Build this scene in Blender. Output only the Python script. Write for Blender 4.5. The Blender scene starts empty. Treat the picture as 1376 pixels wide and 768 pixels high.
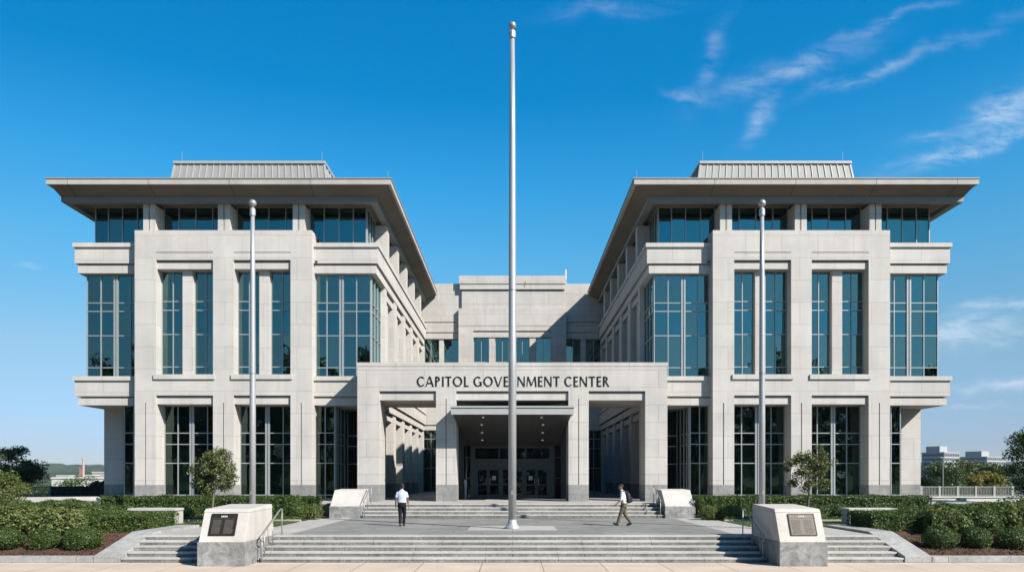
import bpy, bmesh, math, random
import numpy as np
from mathutils import Vector, Matrix

random.seed(7)
S = bpy.context.scene
COL = S.collection
PI = math.pi
R = math.radians

# ------------------------------------------------------------------ helpers
def link(o, parent=None):
    COL.objects.link(o)
    if parent is not None:
        o.parent = parent
    return o

def tag(o, label=None, cat=None, group=None, kind=None):
    if label: o['label'] = label
    if cat: o['category'] = cat
    if group: o['group'] = group
    if kind: o['kind'] = kind
    return o

class Root:
    """an Empty standing at the thing's base"""
def empty(name, loc, label=None, cat=None, group=None):
    o = bpy.data.objects.new(name, None)
    o.empty_display_size = 0.3
    o.location = loc
    link(o)
    tag(o, label, cat, group)
    return o

class MB:
    def __init__(self):
        self.v = []; self.f = []; self.m = []
    def poly(self, pts, m=0):
        b = len(self.v); self.v += [tuple(p) for p in pts]
        self.f.append(tuple(range(b, b + len(pts)))); self.m.append(m)
    def hexa(self, p, m=0):
        # p: 4 bottom (ccw), 4 top (ccw)
        b = len(self.v); self.v += [tuple(q) for q in p]
        for f in ((3,2,1,0),(4,5,6,7),(0,1,5,4),(1,2,6,5),(2,3,7,6),(3,0,4,7)):
            self.f.append(tuple(b + i for i in f)); self.m.append(m)
    def box(self, x0, x1, y0, y1, z0, z1, m=0):
        x0, x1 = min(x0, x1), max(x0, x1); y0, y1 = min(y0, y1), max(y0, y1); z0, z1 = min(z0, z1), max(z0, z1)
        self.hexa([(x0,y0,z0),(x1,y0,z0),(x1,y1,z0),(x0,y1,z0),(x0,y0,z1),(x1,y0,z1),(x1,y1,z1),(x0,y1,z1)], m)
    def tube(self, pts, rad, n=8, m=0, caps=True):
        pts = [Vector(p) for p in pts]
        if not isinstance(rad, (list, tuple)): rad = [rad] * len(pts)
        b = len(self.v); prev = None
        for i, p in enumerate(pts):
            if i == 0: t = pts[1] - p
            elif i == len(pts) - 1: t = p - pts[i-1]
            else: t = pts[i+1] - pts[i-1]
            t.normalize()
            a = prev if prev is not None else (Vector((0,0,1)) if abs(t.z) < .9 else Vector((1,0,0)))
            u = (a - t * a.dot(t)).normalized(); w = t.cross(u); prev = u
            for k in range(n):
                an = 2*PI*k/n
                self.v.append(tuple(p + (u*math.cos(an) + w*math.sin(an))*rad[i]))
        for i in range(len(pts)-1):
            for k in range(n):
                self.f.append((b+i*n+k, b+i*n+(k+1)%n, b+(i+1)*n+(k+1)%n, b+(i+1)*n+k)); self.m.append(m)
        if caps:
            self.f.append(tuple(b+k for k in reversed(range(n)))); self.m.append(m)
            e = b+(len(pts)-1)*n
            self.f.append(tuple(e+k for k in range(n))); self.m.append(m)
    def lathe(self, prof, c, n=20, m=0):
        b = len(self.v)
        for r, z in prof:
            for k in range(n):
                an = 2*PI*k/n
                self.v.append((c[0]+r*math.cos(an), c[1]+r*math.sin(an), c[2]+z))
        for i in range(len(prof)-1):
            for k in range(n):
                self.f.append((b+i*n+k, b+i*n+(k+1)%n, b+(i+1)*n+(k+1)%n, b+(i+1)*n+k)); self.m.append(m)
        self.f.append(tuple(b+k for k in reversed(range(n)))); self.m.append(m)
        e = b+(len(prof)-1)*n
        self.f.append(tuple(e+k for k in range(n))); self.m.append(m)
    def build(self, name, mats, parent=None, origin=None, smooth=False, bevel=0):
        if not isinstance(mats, (list, tuple)): mats = [mats]
        if origin is None:
            origin = Vector(parent_origin(parent)) if parent is not None else Vector((0,0,0))
        ox, oy, oz = origin
        me = bpy.data.meshes.new(name)
        me.from_pydata([(x-ox, y-oy, z-oz) for x, y, z in self.v], [], self.f)
        for mt in mats: me.materials.append(mt)
        me.polygons.foreach_set('material_index', self.m)
        if smooth:
            me.polygons.foreach_set('use_smooth', [True]*len(self.f))
        if bevel:
            bm = bmesh.new(); bm.from_mesh(me)
            es = [e for e in bm.edges if len(e.link_faces) == 2 and e.calc_face_angle(0) > .3]
            bmesh.ops.bevel(bm, geom=es, offset=bevel, segments=2, affect='EDGES', profile=.6)
            bm.to_mesh(me); bm.free()
        me.validate(); me.update()
        o = bpy.data.objects.new(name, me)
        if parent is None: o.location = origin
        return link(o, parent)

def parent_origin(p):
    v = Vector((0,0,0))
    while p is not None:
        v += Vector(p.location); p = p.parent
    return v

# ------------------------------------------------------------------ materials
class NT:
    def __init__(self, tree): self.t = tree; self.n = tree.nodes; self.l = tree.links
    def node(self, typ, **kw):
        nd = self.n.new(typ)
        for k, v in kw.items(): setattr(nd, k, v)
        return nd
    def put(self, sock, val):
        if isinstance(val, bpy.types.NodeSocket): self.l.new(val, sock)
        elif val is not None: sock.default_value = val
    def math(self, op, a, b=None, clamp=False):
        nd = self.node('ShaderNodeMath', operation=op); nd.use_clamp = clamp
        self.put(nd.inputs[0], a)
        if b is not None: self.put(nd.inputs[1], b)
        return nd.outputs[0]
    def mix(self, fac, a, b, blend='MIX'):
        nd = self.node('ShaderNodeMix', data_type='RGBA', blend_type=blend)
        self.put(nd.inputs[0], fac); self.put(nd.inputs[6], a); self.put(nd.inputs[7], b)
        return nd.outputs[2]
    def noise(self, vec, scale, detail=4, rough=.55, dist=0):
        nd = self.node('ShaderNodeTexNoise')
        if vec is not None: self.l.new(vec, nd.inputs['Vector'])
        nd.inputs['Scale'].default_value = scale; nd.inputs['Detail'].default_value = detail
        nd.inputs['Roughness'].default_value = rough; nd.inputs['Distortion'].default_value = dist
        return nd.outputs['Fac']
    def maprange(self, v, a, b, c, d):
        nd = self.node('ShaderNodeMapRange'); self.put(nd.inputs[0], v)
        for i, x in enumerate((a, b, c, d)): nd.inputs[i+1].default_value = x
        return nd.outputs[0]
    def scalevec(self, vec, s):
        nd = self.node('ShaderNodeMapping'); self.l.new(vec, nd.inputs[0]); nd.inputs['Scale'].default_value = s
        return nd.outputs[0]

ALB = .70
def rgb(c): return (c[0], c[1], c[2], 1)
def alb(c): return [x*ALB for x in c]

def new_mat(name, rough=.7, metal=0, spec=.3):
    m = bpy.data.materials.new(name); m.use_nodes = True
    t = NT(m.node_tree); b = t.n['Principled BSDF']
    b.inputs['Roughness'].default_value = rough; b.inputs['Metallic'].default_value = metal
    b.inputs['Specular IOR Level'].default_value = spec
    return m, t, b

def bump(t, b, h, strength=.2, dist=.02):
    nd = t.node('ShaderNodeBump'); nd.inputs['Strength'].default_value = strength; nd.inputs['Distance'].default_value = dist
    t.l.new(h, nd.inputs['Height']); t.l.new(nd.outputs[0], b.inputs['Normal'])

def wallvec(t):
    """position on the surface in metres: along the wall, up the wall"""
    g = t.node('ShaderNodeNewGeometry')
    sp = t.node('ShaderNodeSeparateXYZ'); t.l.new(g.outputs['Position'], sp.inputs[0])
    sn = t.node('ShaderNodeSeparateXYZ'); t.l.new(g.outputs['True Normal'], sn.inputs[0])
    isx = t.math('GREATER_THAN', t.math('ABSOLUTE', sn.outputs[0]), .6)
    isz = t.math('GREATER_THAN', t.math('ABSOLUTE', sn.outputs[2]), .75)
    a = t.node('ShaderNodeMix'); t.put(a.inputs[0], isx); t.put(a.inputs[2], sp.outputs[0]); t.put(a.inputs[3], sp.outputs[1])
    c = t.node('ShaderNodeMix'); t.put(c.inputs[0], isz); t.put(c.inputs[2], sp.outputs[2]); t.put(c.inputs[3], sp.outputs[1])
    cb = t.node('ShaderNodeCombineXYZ'); t.l.new(a.outputs[0], cb.inputs[0]); t.l.new(c.outputs[0], cb.inputs[1])
    return cb.outputs[0], g.outputs['Position']

def stone(name, c1, c2, mortar, bw=1.9, bh=1.3, ms=.012, rough=.8, stain=.22, streak=.25, speck=.06, off=.5, mottle=0):
    c1, c2, mortar = alb(c1), alb(c2), alb(mortar)
    m, t, b = new_mat(name, rough)
    wv, pos = wallvec(t)
    br = t.node('ShaderNodeTexBrick'); t.l.new(wv, br.inputs['Vector'])
    br.offset = off
    br.inputs['Color1'].default_value = rgb(c1); br.inputs['Color2'].default_value = rgb(c2)
    br.inputs['Mortar'].default_value = rgb(mortar); br.inputs['Scale'].default_value = 1
    br.inputs['Mortar Size'].default_value = ms; br.inputs['Mortar Smooth'].default_value = .2
    br.inputs['Brick Width'].default_value = bw; br.inputs['Row Height'].default_value = bh
    n1 = t.noise(pos, .55, 6, .62, .4)
    n2 = t.noise(t.scalevec(pos, (2.2, 2.2, .16)), 1.0, 5, .65)
    n3 = t.noise(pos, 28, 3, .6)
    f = t.maprange(n1, .3, .72, 1-stain, 1+stain*.35)
    f = t.math('MULTIPLY', f, t.maprange(n2, .35, .75, 1+streak*.25, 1-streak*.6))
    f = t.math('MULTIPLY', f, t.maprange(n3, .3, .7, 1-speck, 1+speck))
    if mottle:
        n4 = t.noise(pos, 2.6, 8, .72, 1.2)
        f = t.math('MULTIPLY', f, t.maprange(n4, .36, .64, 1-mottle, 1+mottle*.4))
    cb = t.node('ShaderNodeCombineColor')
    for i in range(3): t.l.new(f, cb.inputs[i])
    t.l.new(t.mix(1.0, br.outputs['Color'], cb.outputs[0], 'MULTIPLY'), b.inputs['Base Color'])
    bump(t, b, t.math('ADD', t.math('MULTIPLY', br.outputs['Fac'], -1.0), t.math('MULTIPLY', n3, .25)), .25, .012)
    return m

def plain(name, c, rough=.6, metal=0, var=.12, scale=3, spec=.3, c2=None, bumps=0):
    c = alb(c); c2 = alb(c2) if c2 is not None else None
    m, t, b = new_mat(name, rough, metal, spec)
    g = t.node('ShaderNodeNewGeometry')
    n = t.noise(g.outputs['Position'], scale, 5, .6)
    lo = [x*(1-var) for x in c] if c2 is None else c2
    hi = [min(1, x*(1+var)) for x in c] if c2 is None else c
    t.l.new(t.mix(t.maprange(n, .3, .7, 0, 1), rgb(lo), rgb(hi)), b.inputs['Base Color'])
    if bumps: bump(t, b, n, bumps, .02)
    return m

def foliage(name, c1, c2, c3, trans=.25):
    c1, c2, c3 = alb(c1), alb(c2), alb(c3)
    m = bpy.data.materials.new(name); m.use_nodes = True
    t = NT(m.node_tree); b = t.n['Principled BSDF']; out = t.n['Material Output']
    b.inputs['Roughness'].default_value = .5; b.inputs['Specular IOR Level'].default_value = .35
    g = t.node('ShaderNodeNewGeometry')
    n = t.noise(g.outputs['Position'], 1.7, 3, .6)
    r = g.outputs['Random Per Island']
    col = t.mix(r, rgb(c1), rgb(c2))
    col = t.mix(t.maprange(n, .42, .68, 0, .75), col, rgb(c3))
    t.l.new(col, b.inputs['Base Color'])
    tr = t.node('ShaderNodeBsdfTranslucent'); t.l.new(t.mix(1.0, col, (1.0, 1.25, .5, 1), 'MULTIPLY'), tr.inputs[0])
    mx = t.node('ShaderNodeMixShader'); mx.inputs[0].default_value = trans
    t.l.new(b.outputs[0], mx.inputs[1]); t.l.new(tr.outputs[0], mx.inputs[2]); t.l.new(mx.outputs[0], out.inputs[0])
    return m

def glass(name, tint, refl, fac):
    m = bpy.data.materials.new(name); m.use_nodes = True
    t = NT(m.node_tree); out = t.n['Material Output']; t.n.remove(t.n['Principled BSDF'])
    tr = t.node('ShaderNodeBsdfTransparent'); tr.inputs[0].default_value = rgb(tint)
    gl = t.node('ShaderNodeBsdfGlossy'); gl.inputs['Roughness'].default_value = .015
    gl.inputs[0].default_value = rgb(refl)
    g = t.node('ShaderNodeNewGeometry')
    n = t.noise(g.outputs['Position'], 1.1, 2, .5)
    r = g.outputs['Random Per Island']
    tl = t.node('ShaderNodeCombineXYZ')
    for k, q in enumerate((1.0, 7.3, 13.7)):
        t.l.new(t.math('MULTIPLY', t.math('SUBTRACT', t.math('FRACT', t.math('MULTIPLY', r, q)), .5), .06), tl.inputs[k])
    va = t.node('ShaderNodeVectorMath', operation='ADD'); t.l.new(g.outputs['Normal'], va.inputs[0]); t.l.new(tl.outputs[0], va.inputs[1])
    vn = t.node('ShaderNodeVectorMath', operation='NORMALIZE'); t.l.new(va.outputs[0], vn.inputs[0])
    bp = t.node('ShaderNodeBump'); bp.inputs['Strength'].default_value = .10; bp.inputs['Distance'].default_value = .05
    t.l.new(n, bp.inputs['Height']); t.l.new(vn.outputs[0], bp.inputs['Normal']); t.l.new(bp.outputs[0], gl.inputs['Normal'])
    tv = t.mix(t.maprange(t.math('FRACT', t.math('MULTIPLY', r, 3.1)), 0, 1, 0, .55), rgb(tint), rgb([x*.35 for x in tint])); t.l.new(tv, tr.inputs[0])
    fr = t.node('ShaderNodeFresnel'); fr.inputs[0].default_value = 1.5
    f = t.math('ADD', t.math('MULTIPLY', fr.outputs[0], .9), fac, clamp=True)
    mx = t.node('ShaderNodeMixShader'); t.l.new(f, mx.inputs[0]); t.l.new(tr.outputs[0], mx.inputs[1]); t.l.new(gl.outputs[0], mx.inputs[2])
    t.l.new(mx.outputs[0], out.inputs[0])
    return m

M = {}
M['lime'] = stone('limestone', (.63,.597,.555), (.58,.548,.508), (.44,.415,.385), 2.1, 1.3, .015, stain=.12, streak=.15, speck=.03)
M['lime_big'] = stone('limestone_large', (.60,.568,.53), (.565,.533,.49), (.40,.37,.34), 3.3, .98, .015, stain=.14, streak=.17)
M['granite'] = stone('grey_granite', (.36,.35,.34), (.32,.315,.305), (.2,.2,.19), 1.3, .9, .01, stain=.3, streak=.2, speck=.2, mottle=.18)
M['mottled'] = stone('mottled_granite', (.36,.36,.35), (.33,.33,.32), (.2,.2,.2), 9, 9, .002, stain=.25, streak=.2, speck=.15, mottle=.45)
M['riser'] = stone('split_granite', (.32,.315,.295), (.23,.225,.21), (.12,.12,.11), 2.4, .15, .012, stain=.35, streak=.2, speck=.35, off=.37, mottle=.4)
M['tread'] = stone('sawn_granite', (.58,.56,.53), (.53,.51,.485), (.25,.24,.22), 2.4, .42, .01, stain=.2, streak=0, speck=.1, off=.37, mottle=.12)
M['paving'] = stone('grey_paving', (.31,.305,.29), (.265,.262,.25), (.15,.15,.15), 2.2, 1.1, .016, stain=.3, streak=0, speck=.08, mottle=.12)
M['pale_paving'] = stone('pale_paving', (.50,.475,.445), (.46,.44,.41), (.3,.28,.26), 1.9, 1.9, .014, stain=.22, streak=0, speck=.08, mottle=.1)
M['kerb'] = stone('kerb_granite', (.47,.46,.44), (.41,.405,.39), (.2,.2,.19), 2.6, 3, .014, stain=.25, streak=.2, speck=.15, mottle=.25)
M['pedestal'] = stone('pedestal_limestone', (.60,.565,.52), (.59,.555,.51), (.45,.42,.39), 9, 9, .002, stain=.15, streak=.2, mottle=.05)
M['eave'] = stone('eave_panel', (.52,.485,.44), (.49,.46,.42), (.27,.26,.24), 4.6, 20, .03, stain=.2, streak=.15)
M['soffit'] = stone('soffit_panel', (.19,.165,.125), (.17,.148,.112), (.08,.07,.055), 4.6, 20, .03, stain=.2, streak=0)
M['beam'] = plain('shade_grey_beam', (.22,.225,.22), .5, .1, .06, 2)  # eave shade put into the colour: beam darker and cooler than the stone
M['seam'] = plain('seamed_metal', (.33,.325,.305), .6, .1, .06, 2)
M['frame'] = plain('window_metal', (.42,.45,.45), .4, .35, .06, 3)
M['dframe'] = plain('door_metal', (.075,.085,.083), .4, .4, .08, 3)
M['steel'] = plain('brushed_steel', (.40,.40,.40), .5, .6, .06, 6)
M['pole'] = plain('satin_aluminium', (.52,.52,.525), .42, .45, .05, 2)
M['knob'] = plain('ball_metal', (.46,.43,.38), .4, .5, .1, 8)
M['bronze'] = plain('bronze_plaque', (.055,.045,.035), .42, .6, .25, 12)
M['bronze_hi'] = plain('worn_bronze', (.14,.125,.11), .55, .2, .15, 12)
M['letter'] = plain('black_letter', (.012,.012,.012), .5, .2, .05, 5)
M['canopy'] = plain('canopy_metal', (.44,.44,.43), .5, .1, .06, 2)
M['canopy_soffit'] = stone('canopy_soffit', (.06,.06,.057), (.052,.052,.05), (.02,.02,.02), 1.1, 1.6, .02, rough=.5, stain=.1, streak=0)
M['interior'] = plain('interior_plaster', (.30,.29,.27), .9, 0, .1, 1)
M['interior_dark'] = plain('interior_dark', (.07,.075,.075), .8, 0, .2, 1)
M['low_blind'] = plain('green_grey_blind', (.33,.40,.36), .9, 0, .1, 1)
M['blind'] = plain('blind_fabric', (.55,.60,.58), .9, 0, .1, 1)
M['curtain'] = plain('curtain_fabric', (.62,.64,.60), .9, 0, .12, 4)
M['glass_up'] = glass('teal_glass', (.42,.60,.58), (.42,.70,.70), .19)
M['glass_low'] = glass('dark_green_glass', (.42,.56,.50), (.45,.62,.55), .08)
M['glass_door'] = glass('door_glass', (.16,.19,.19), (.5,.55,.55), .06)
M['mulch'] = plain('bark_mulch', (.16,.085,.05), .95, 0, 0, 22, c2=(.035,.018,.012), bumps=.9)
M['soil'] = plain('field_soil', (.085,.10,.04), .95, 0, 0, .25, c2=(.04,.06,.02))
M['asphalt'] = plain('asphalt', (.055,.055,.055), .85, 0, .2, 9)
M['bark'] = plain('tree_bark', (.17,.14,.11), .9, 0, .3, 12, bumps=.5)
M['conc'] = plain('concrete', (.40,.39,.365), .8, 0, .15, 1.2)
M['white_wall'] = plain('white_wall', (.62,.60,.56), .8, 0, .12, 1.0)
M['fence_pale'] = plain('fence_grey', (.26,.265,.25), .5, .3, .1, 3)
M['fence_dark'] = plain('fence_green', (.025,.05,.045), .5, .2, .2, 3)
M['hill'] = plain('hill_wood', (.05,.075,.035), .95, 0, 0, .02, c2=(.025,.045,.02))
M['far_wall'] = plain('far_concrete', (.42,.42,.41), .8, 0, .05, .1)
M['far_blue'] = plain('far_shade_blue', (.02,.06,.12), .6, 0, .05, .1)  # dark blue standing in for shade on the apartment end faces
M['far_win'] = plain('far_window', (.05,.07,.09), .3, 0, .2, .2)
M['pink'] = plain('pink_plaster', (.52,.38,.34), .9, 0, .1, .3)
M['brick_red'] = plain('far_brick', (.36,.2,.15), .9, 0, .1, .3)
M['skin_a'] = plain('skin_brown', (.20,.105,.065), .55, 0, .06, 10)
M['skin_b'] = plain('skin_tan', (.36,.20,.13), .55, 0, .06, 10)
M['hair'] = plain('dark_hair', (.018,.014,.012), .6, 0, .3, 40)
M['shirt_blue'] = plain('pale_blue_cotton', (.55,.62,.76), .85, 0, .06, 9, bumps=.25)
M['shirt_white'] = plain('white_cotton', (.72,.71,.68), .85, 0, .05, 9, bumps=.25)
M['navy'] = plain('navy_cloth', (.004,.005,.009), .85, 0, .2, 9)
M['olive'] = plain('olive_cloth', (.13,.105,.06), .85, 0, .15, 9, bumps=.25)
M['shoe'] = plain('black_leather', (.012,.011,.010), .45, 0, .2, 9)
M['pack'] = plain('black_nylon', (.018,.019,.021), .7, 0, .2, 9)
M['pack_hi'] = plain('grey_webbing', (.09,.09,.095), .7, 0, .2, 9)
M['paper'] = plain('paper', (.55,.56,.56), .8, 0, .05, 5)
M['leaf_hedge'] = foliage('hedge_leaf', (.022,.052,.009), (.09,.15,.028), (.10,.145,.032))
M['leaf_mid'] = foliage('shrub_leaf', (.028,.06,.012), (.11,.17,.035), (.14,.175,.04))
M['leaf_light'] = foliage('light_shrub_leaf', (.04,.075,.016), (.19,.23,.06), (.20,.215,.065))
M['leaf_tree'] = foliage('young_tree_leaf', (.075,.105,.03), (.16,.185,.06), (.21,.21,.09))
M['leaf_dark'] = foliage('dark_tree_leaf', (.028,.062,.016), (.055,.10,.025), (.07,.11,.028))
M['leaf_yellow'] = foliage('yellow_tree_leaf', (.16,.15,.02), (.24,.19,.03), (.20,.14,.03))
M['leaf_far'] = foliage('far_tree_leaf', (.04,.075,.022), (.085,.135,.036), (.09,.125,.035))
M['grass'] = foliage('grass_blade', (.06,.105,.025), (.11,.16,.04), (.12,.15,.045))
m, t, b = new_mat('downlight_lamp', .5)
b.inputs['Base Color'].default_value = (.45,.45,.45,1); b.inputs['Emission Color'].default_value = (1,.95,.85,1); b.inputs['Emission Strength'].default_value = .09
M['lamp'] = m
# sidewalk: large buff slabs with saw-cut joints 1.92 m apart
m, t, b = new_mat('buff_sidewalk', .85)
g = t.node('ShaderNodeNewGeometry')
mp = t.node('ShaderNodeMapping'); t.l.new(g.outputs['Position'], mp.inputs[0]); mp.inputs['Location'].default_value = (.98, .3, 0)
br = t.node('ShaderNodeTexBrick'); t.l.new(mp.outputs[0], br.inputs['Vector']); br.offset = 0
for k, c in (('Color1', (.64,.525,.42)), ('Color2', (.60,.49,.39)), ('Mortar', (.24,.17,.12))): br.inputs[k].default_value = rgb(alb(c))
br.inputs['Scale'].default_value = 1; br.inputs['Mortar Size'].default_value = .014
br.inputs['Brick Width'].default_value = 1.92; br.inputs['Row Height'].default_value = 3.0
n1 = t.noise(g.outputs['Position'], .8, 6, .6); n2 = t.noise(g.outputs['Position'], 40, 2, .5)
f = t.math('MULTIPLY', t.maprange(n1, .3, .7, .86, 1.06), t.maprange(n2, .3, .7, .95, 1.05))
cc = t.node('ShaderNodeCombineColor')
for i in range(3): t.l.new(f, cc.inputs[i])
t.l.new(t.mix(1.0, br.outputs['Color'], cc.outputs[0], 'MULTIPLY'), b.inputs['Base Color'])
M['sidewalk'] = m

# ------------------------------------------------------------------ camera, light, sky
ZC = 2.81
cam = bpy.data.objects.new('camera', bpy.data.cameras.new('camera')); link(cam)
cam.location = (0, 0, ZC); cam.rotation_euler = (R(90), 0, 0)
cam.data.sensor_width = 36; cam.data.lens = 36*1000/1376
cam.data.shift_y = (640-384)/1376; cam.data.shift_x = -0.5/1376
cam.data.clip_start = .1; cam.data.clip_end = 9000
S.camera = cam

SUN = Vector((1.25, -1.0, 1.2)).normalized()
sl = bpy.data.lights.new('sun', 'SUN'); sl.energy = 5.0; sl.angle = R(.5); sl.color = (1.0, .94, .86)
so = bpy.data.objects.new('sun', sl); link(so)
so.rotation_euler = SUN.to_track_quat('Z', 'Y').to_euler(); so.location = (30, -30, 40)

W = bpy.data.worlds.new('World'); S.world = W; W.use_nodes = True
t = NT(W.node_tree); bg = t.n['Background']; bg.inputs[1].default_value = .112
sky = t.node('ShaderNodeTexSky', sky_type='NISHITA'); sky.sun_disc = False
sky.sun_elevation = math.asin(SUN.z); sky.sun_rotation = math.atan2(SUN.x, SUN.y)
sky.air_density = 1.0; sky.dust_density = .3; sky.ozone_density = 3.0
tc = t.node('ShaderNodeTexCoord')
sp = t.node('ShaderNodeSeparateXYZ'); t.l.new(tc.outputs['Generated'], sp.inputs[0])
yy = t.math('MAXIMUM', sp.outputs[1], .05)
P = t.math('DIVIDE', sp.outputs[0], yy); Q = t.math('DIVIDE', sp.outputs[2], yy)
front = t.math('GREATER_THAN', sp.outputs[1], .06)
wv_ = t.node('ShaderNodeCombineXYZ'); t.l.new(P, wv_.inputs[0]); t.l.new(Q, wv_.inputs[1])
w1 = t.math('MULTIPLY', t.math('SUBTRACT', t.noise(t.scalevec(wv_.outputs[0], (7, 9, 1)), 1.0, 5, .6), .5), .075)
w2 = t.math('MULTIPLY', t.math('SUBTRACT', t.noise(t.scalevec(wv_.outputs[0], (9, 7, 1)), 1.7, 5, .6), .5), .055)
PW = t.math('ADD', P, w1); QW = t.math('ADD', Q, w2)
cl = None
for (px, py, L, w, th, amp) in (
        (1200, 26, 62, 6, 20, .8), (1060, 95, 80, 13, 20, .9), (1165, 100, 60, 8, 18, .7), (1290, 55, 90, 9, 20, .35),
        (955, 82, 45, 11, 68, .55), (1025, 150, 34, 10, 55, .9), (928, 130, 20, 7, -15, .9), (1352, 148, 45, 22, 30, 1.6),
        (1315, 195, 85, 10, 17, 1.7), (1295, 448, 70, 15, 8, 1.5), (1345, 411, 60, 8, 8, 1.2), (1355, 508, 55, 8, 8, 1.3),
        (1345, 456, 60, 4, 3, .7), (820, 15, 70, 8, 5, .35), (35, 352, 18, 5, -10, .5), (1300, 545, 90, 4, 3, .5), (1270, 180, 40, 7, 12, .6)):
    p0, q0 = (px-688.5)/1000, (640-py)/1000
    c, s_ = math.cos(R(th)), math.sin(R(th))
    dp = t.math('SUBTRACT', PW, p0); dq = t.math('SUBTRACT', QW, q0)
    L *= 1.15; w *= 1.05
    al = t.math('ADD', t.math('MULTIPLY', dp, c*1000/L), t.math('MULTIPLY', dq, s_*1000/L))
    ac = t.math('ADD', t.math('MULTIPLY', dp, -s_*1000/w), t.math('MULTIPLY', dq, c*1000/w))
    e = t.math('EXPONENT', t.math('MULTIPLY', t.math('ADD', t.math('MULTIPLY', al, al), t.math('MULTIPLY', ac, ac)), -1.0))
    e = t.math('MULTIPLY', e, amp)
    cl = e if cl is None else t.math('ADD', cl, e)
cv = t.node('ShaderNodeCombineXYZ'); t.l.new(P, cv.inputs[0]); t.l.new(Q, cv.inputs[1])
mp = t.node('ShaderNodeMapping'); t.l.new(cv.outputs[0], mp.inputs[0]); mp.inputs['Rotation'].default_value = (0, 0, R(-22)); mp.inputs['Scale'].default_value = (12, 42, 1)
nz = t.noise(mp.outputs[0], 1.0, 12, .64, .5)
mask = t.math('MULTIPLY', t.maprange(nz, .36, .70, 0, 1.15), cl, clamp=True)
mask = t.math('MULTIPLY', mask, front)
ramp = t.node('ShaderNodeValToRGB'); t.l.new(sp.outputs[2], ramp.inputs[0])
stops = [(0.0, (.32,.36,.50)), (.04, (.31,.355,.51)), (.156, (.41,.50,.51)), (.27, (.25,.62,.67)), (.36, (.11,.63,.77)), (.45, (.012,.55,.76)), (.54, (.004,.56,.80)), (.68, (.03,.40,.56)), (1.0, (.03,.28,.40))]
while len(ramp.color_ramp.elements) < len(stops): ramp.color_ramp.elements.new(.5)
for el, (p_, c_) in zip(ramp.color_ramp.elements, stops): el.position = p_; el.color = (*c_, 1)
skyc = t.mix(1.0, sky.outputs[0], ramp.outputs[0], 'MULTIPLY')
even = t.math('ADD', t.math('SUBTRACT', 1.15, t.math('MULTIPLY', t.math('MULTIPLY', sp.outputs[0], sp.outputs[0]), .34)), t.math('MULTIPLY', sp.outputs[0], .10))
ec = t.node('ShaderNodeCombineColor')
for i in range(3): t.l.new(even, ec.inputs[i])
skyc = t.mix(1.0, skyc, ec.outputs[0], 'MULTIPLY')
t.l.new(t.mix(t.math('MULTIPLY', mask, .35), skyc, (4.2, 4.5, 5.0, 1)), bg.inputs[0])

S.view_settings.view_transform = 'Standard'; S.view_settings.look = 'None'
S.view_settings.exposure = .98; S.view_settings.gamma = 1
S.cycles.max_bounces = 6; S.cycles.diffuse_bounces = 3; S.cycles.transparent_max_bounces = 12
S.cycles.use_denoising = True

G = 1.42          # level of the building floor and the landing
PZ = .75          # level of the plaza

# ------------------------------------------------------------------ setting: ground, paving, steps
def sheet(name, x0, x1, y0, y1, z, mat):
    mb = MB(); mb.poly([(x0,y0,z),(x1,y0,z),(x1,y1,z),(x0,y1,z)]); return tag(mb.build(name, mat), kind='structure')

mb = MB()
ys = [-400, -80, -20, 40, 70, 80, 110, 160, 400, 900, 4200]; zs = [-.1, -.1, -.06, -.06, -.06, -.5, -6.5, -8, -9, -10, -10]
xs = [-3000, -600, -100, -40, 0, 40, 100, 600, 3000]
for i in range(len(ys)-1):
    for j in range(len(xs)-1):
        mb.poly([(xs[j],ys[i],zs[i]),(xs[j+1],ys[i],zs[i]),(xs[j+1],ys[i+1],zs[i+1]),(xs[j],ys[i+1],zs[i+1])])
tag(mb.build('ground', M['soil']), kind='structure')
sheet('road', -90, 90, -14, 12, -.03, M['asphalt'])
mb = MB(); mb.box(-90, 90, 12, 24.43, -.2, 0); tag(mb.build('sidewalk', M['sidewalk']), kind='structure')

# plaza: a raised slab with a grey field, pale side strips
mb = MB()
mb.box(-8, 8, 26.53, 37.1, -.2, PZ, 0)
for s in (-1, 1):
    mb.box(s*8, s*9.75, 26.53, 37.1, -.2, PZ, 1)
    mb.box(s*9.75, s*13.1, 26.53, 30.65, -.2, PZ, 1)
tag(mb.build('plaza_paving', [M['paving'], M['pale_paving']]), kind='structure')
mb = MB(); mb.box(-1.72, 1.72, 28.6, 31.1, PZ-.05, PZ+.012)
tag(mb.build('pole_paving', M['pale_paving']), kind='structure')
# podium under the building and the landing
mb = MB(); mb.box(-7.55, 7.55, 38.6, 70, -.2, G, 0)
for s in (-1, 1): mb.box(s*7.55, s*26.5, 39.6, 70, -.2, G-.02, 1)
tag(mb.build('landing_paving', [M['pale_paving'], M['pale_paving']]), kind='structure')

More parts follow.
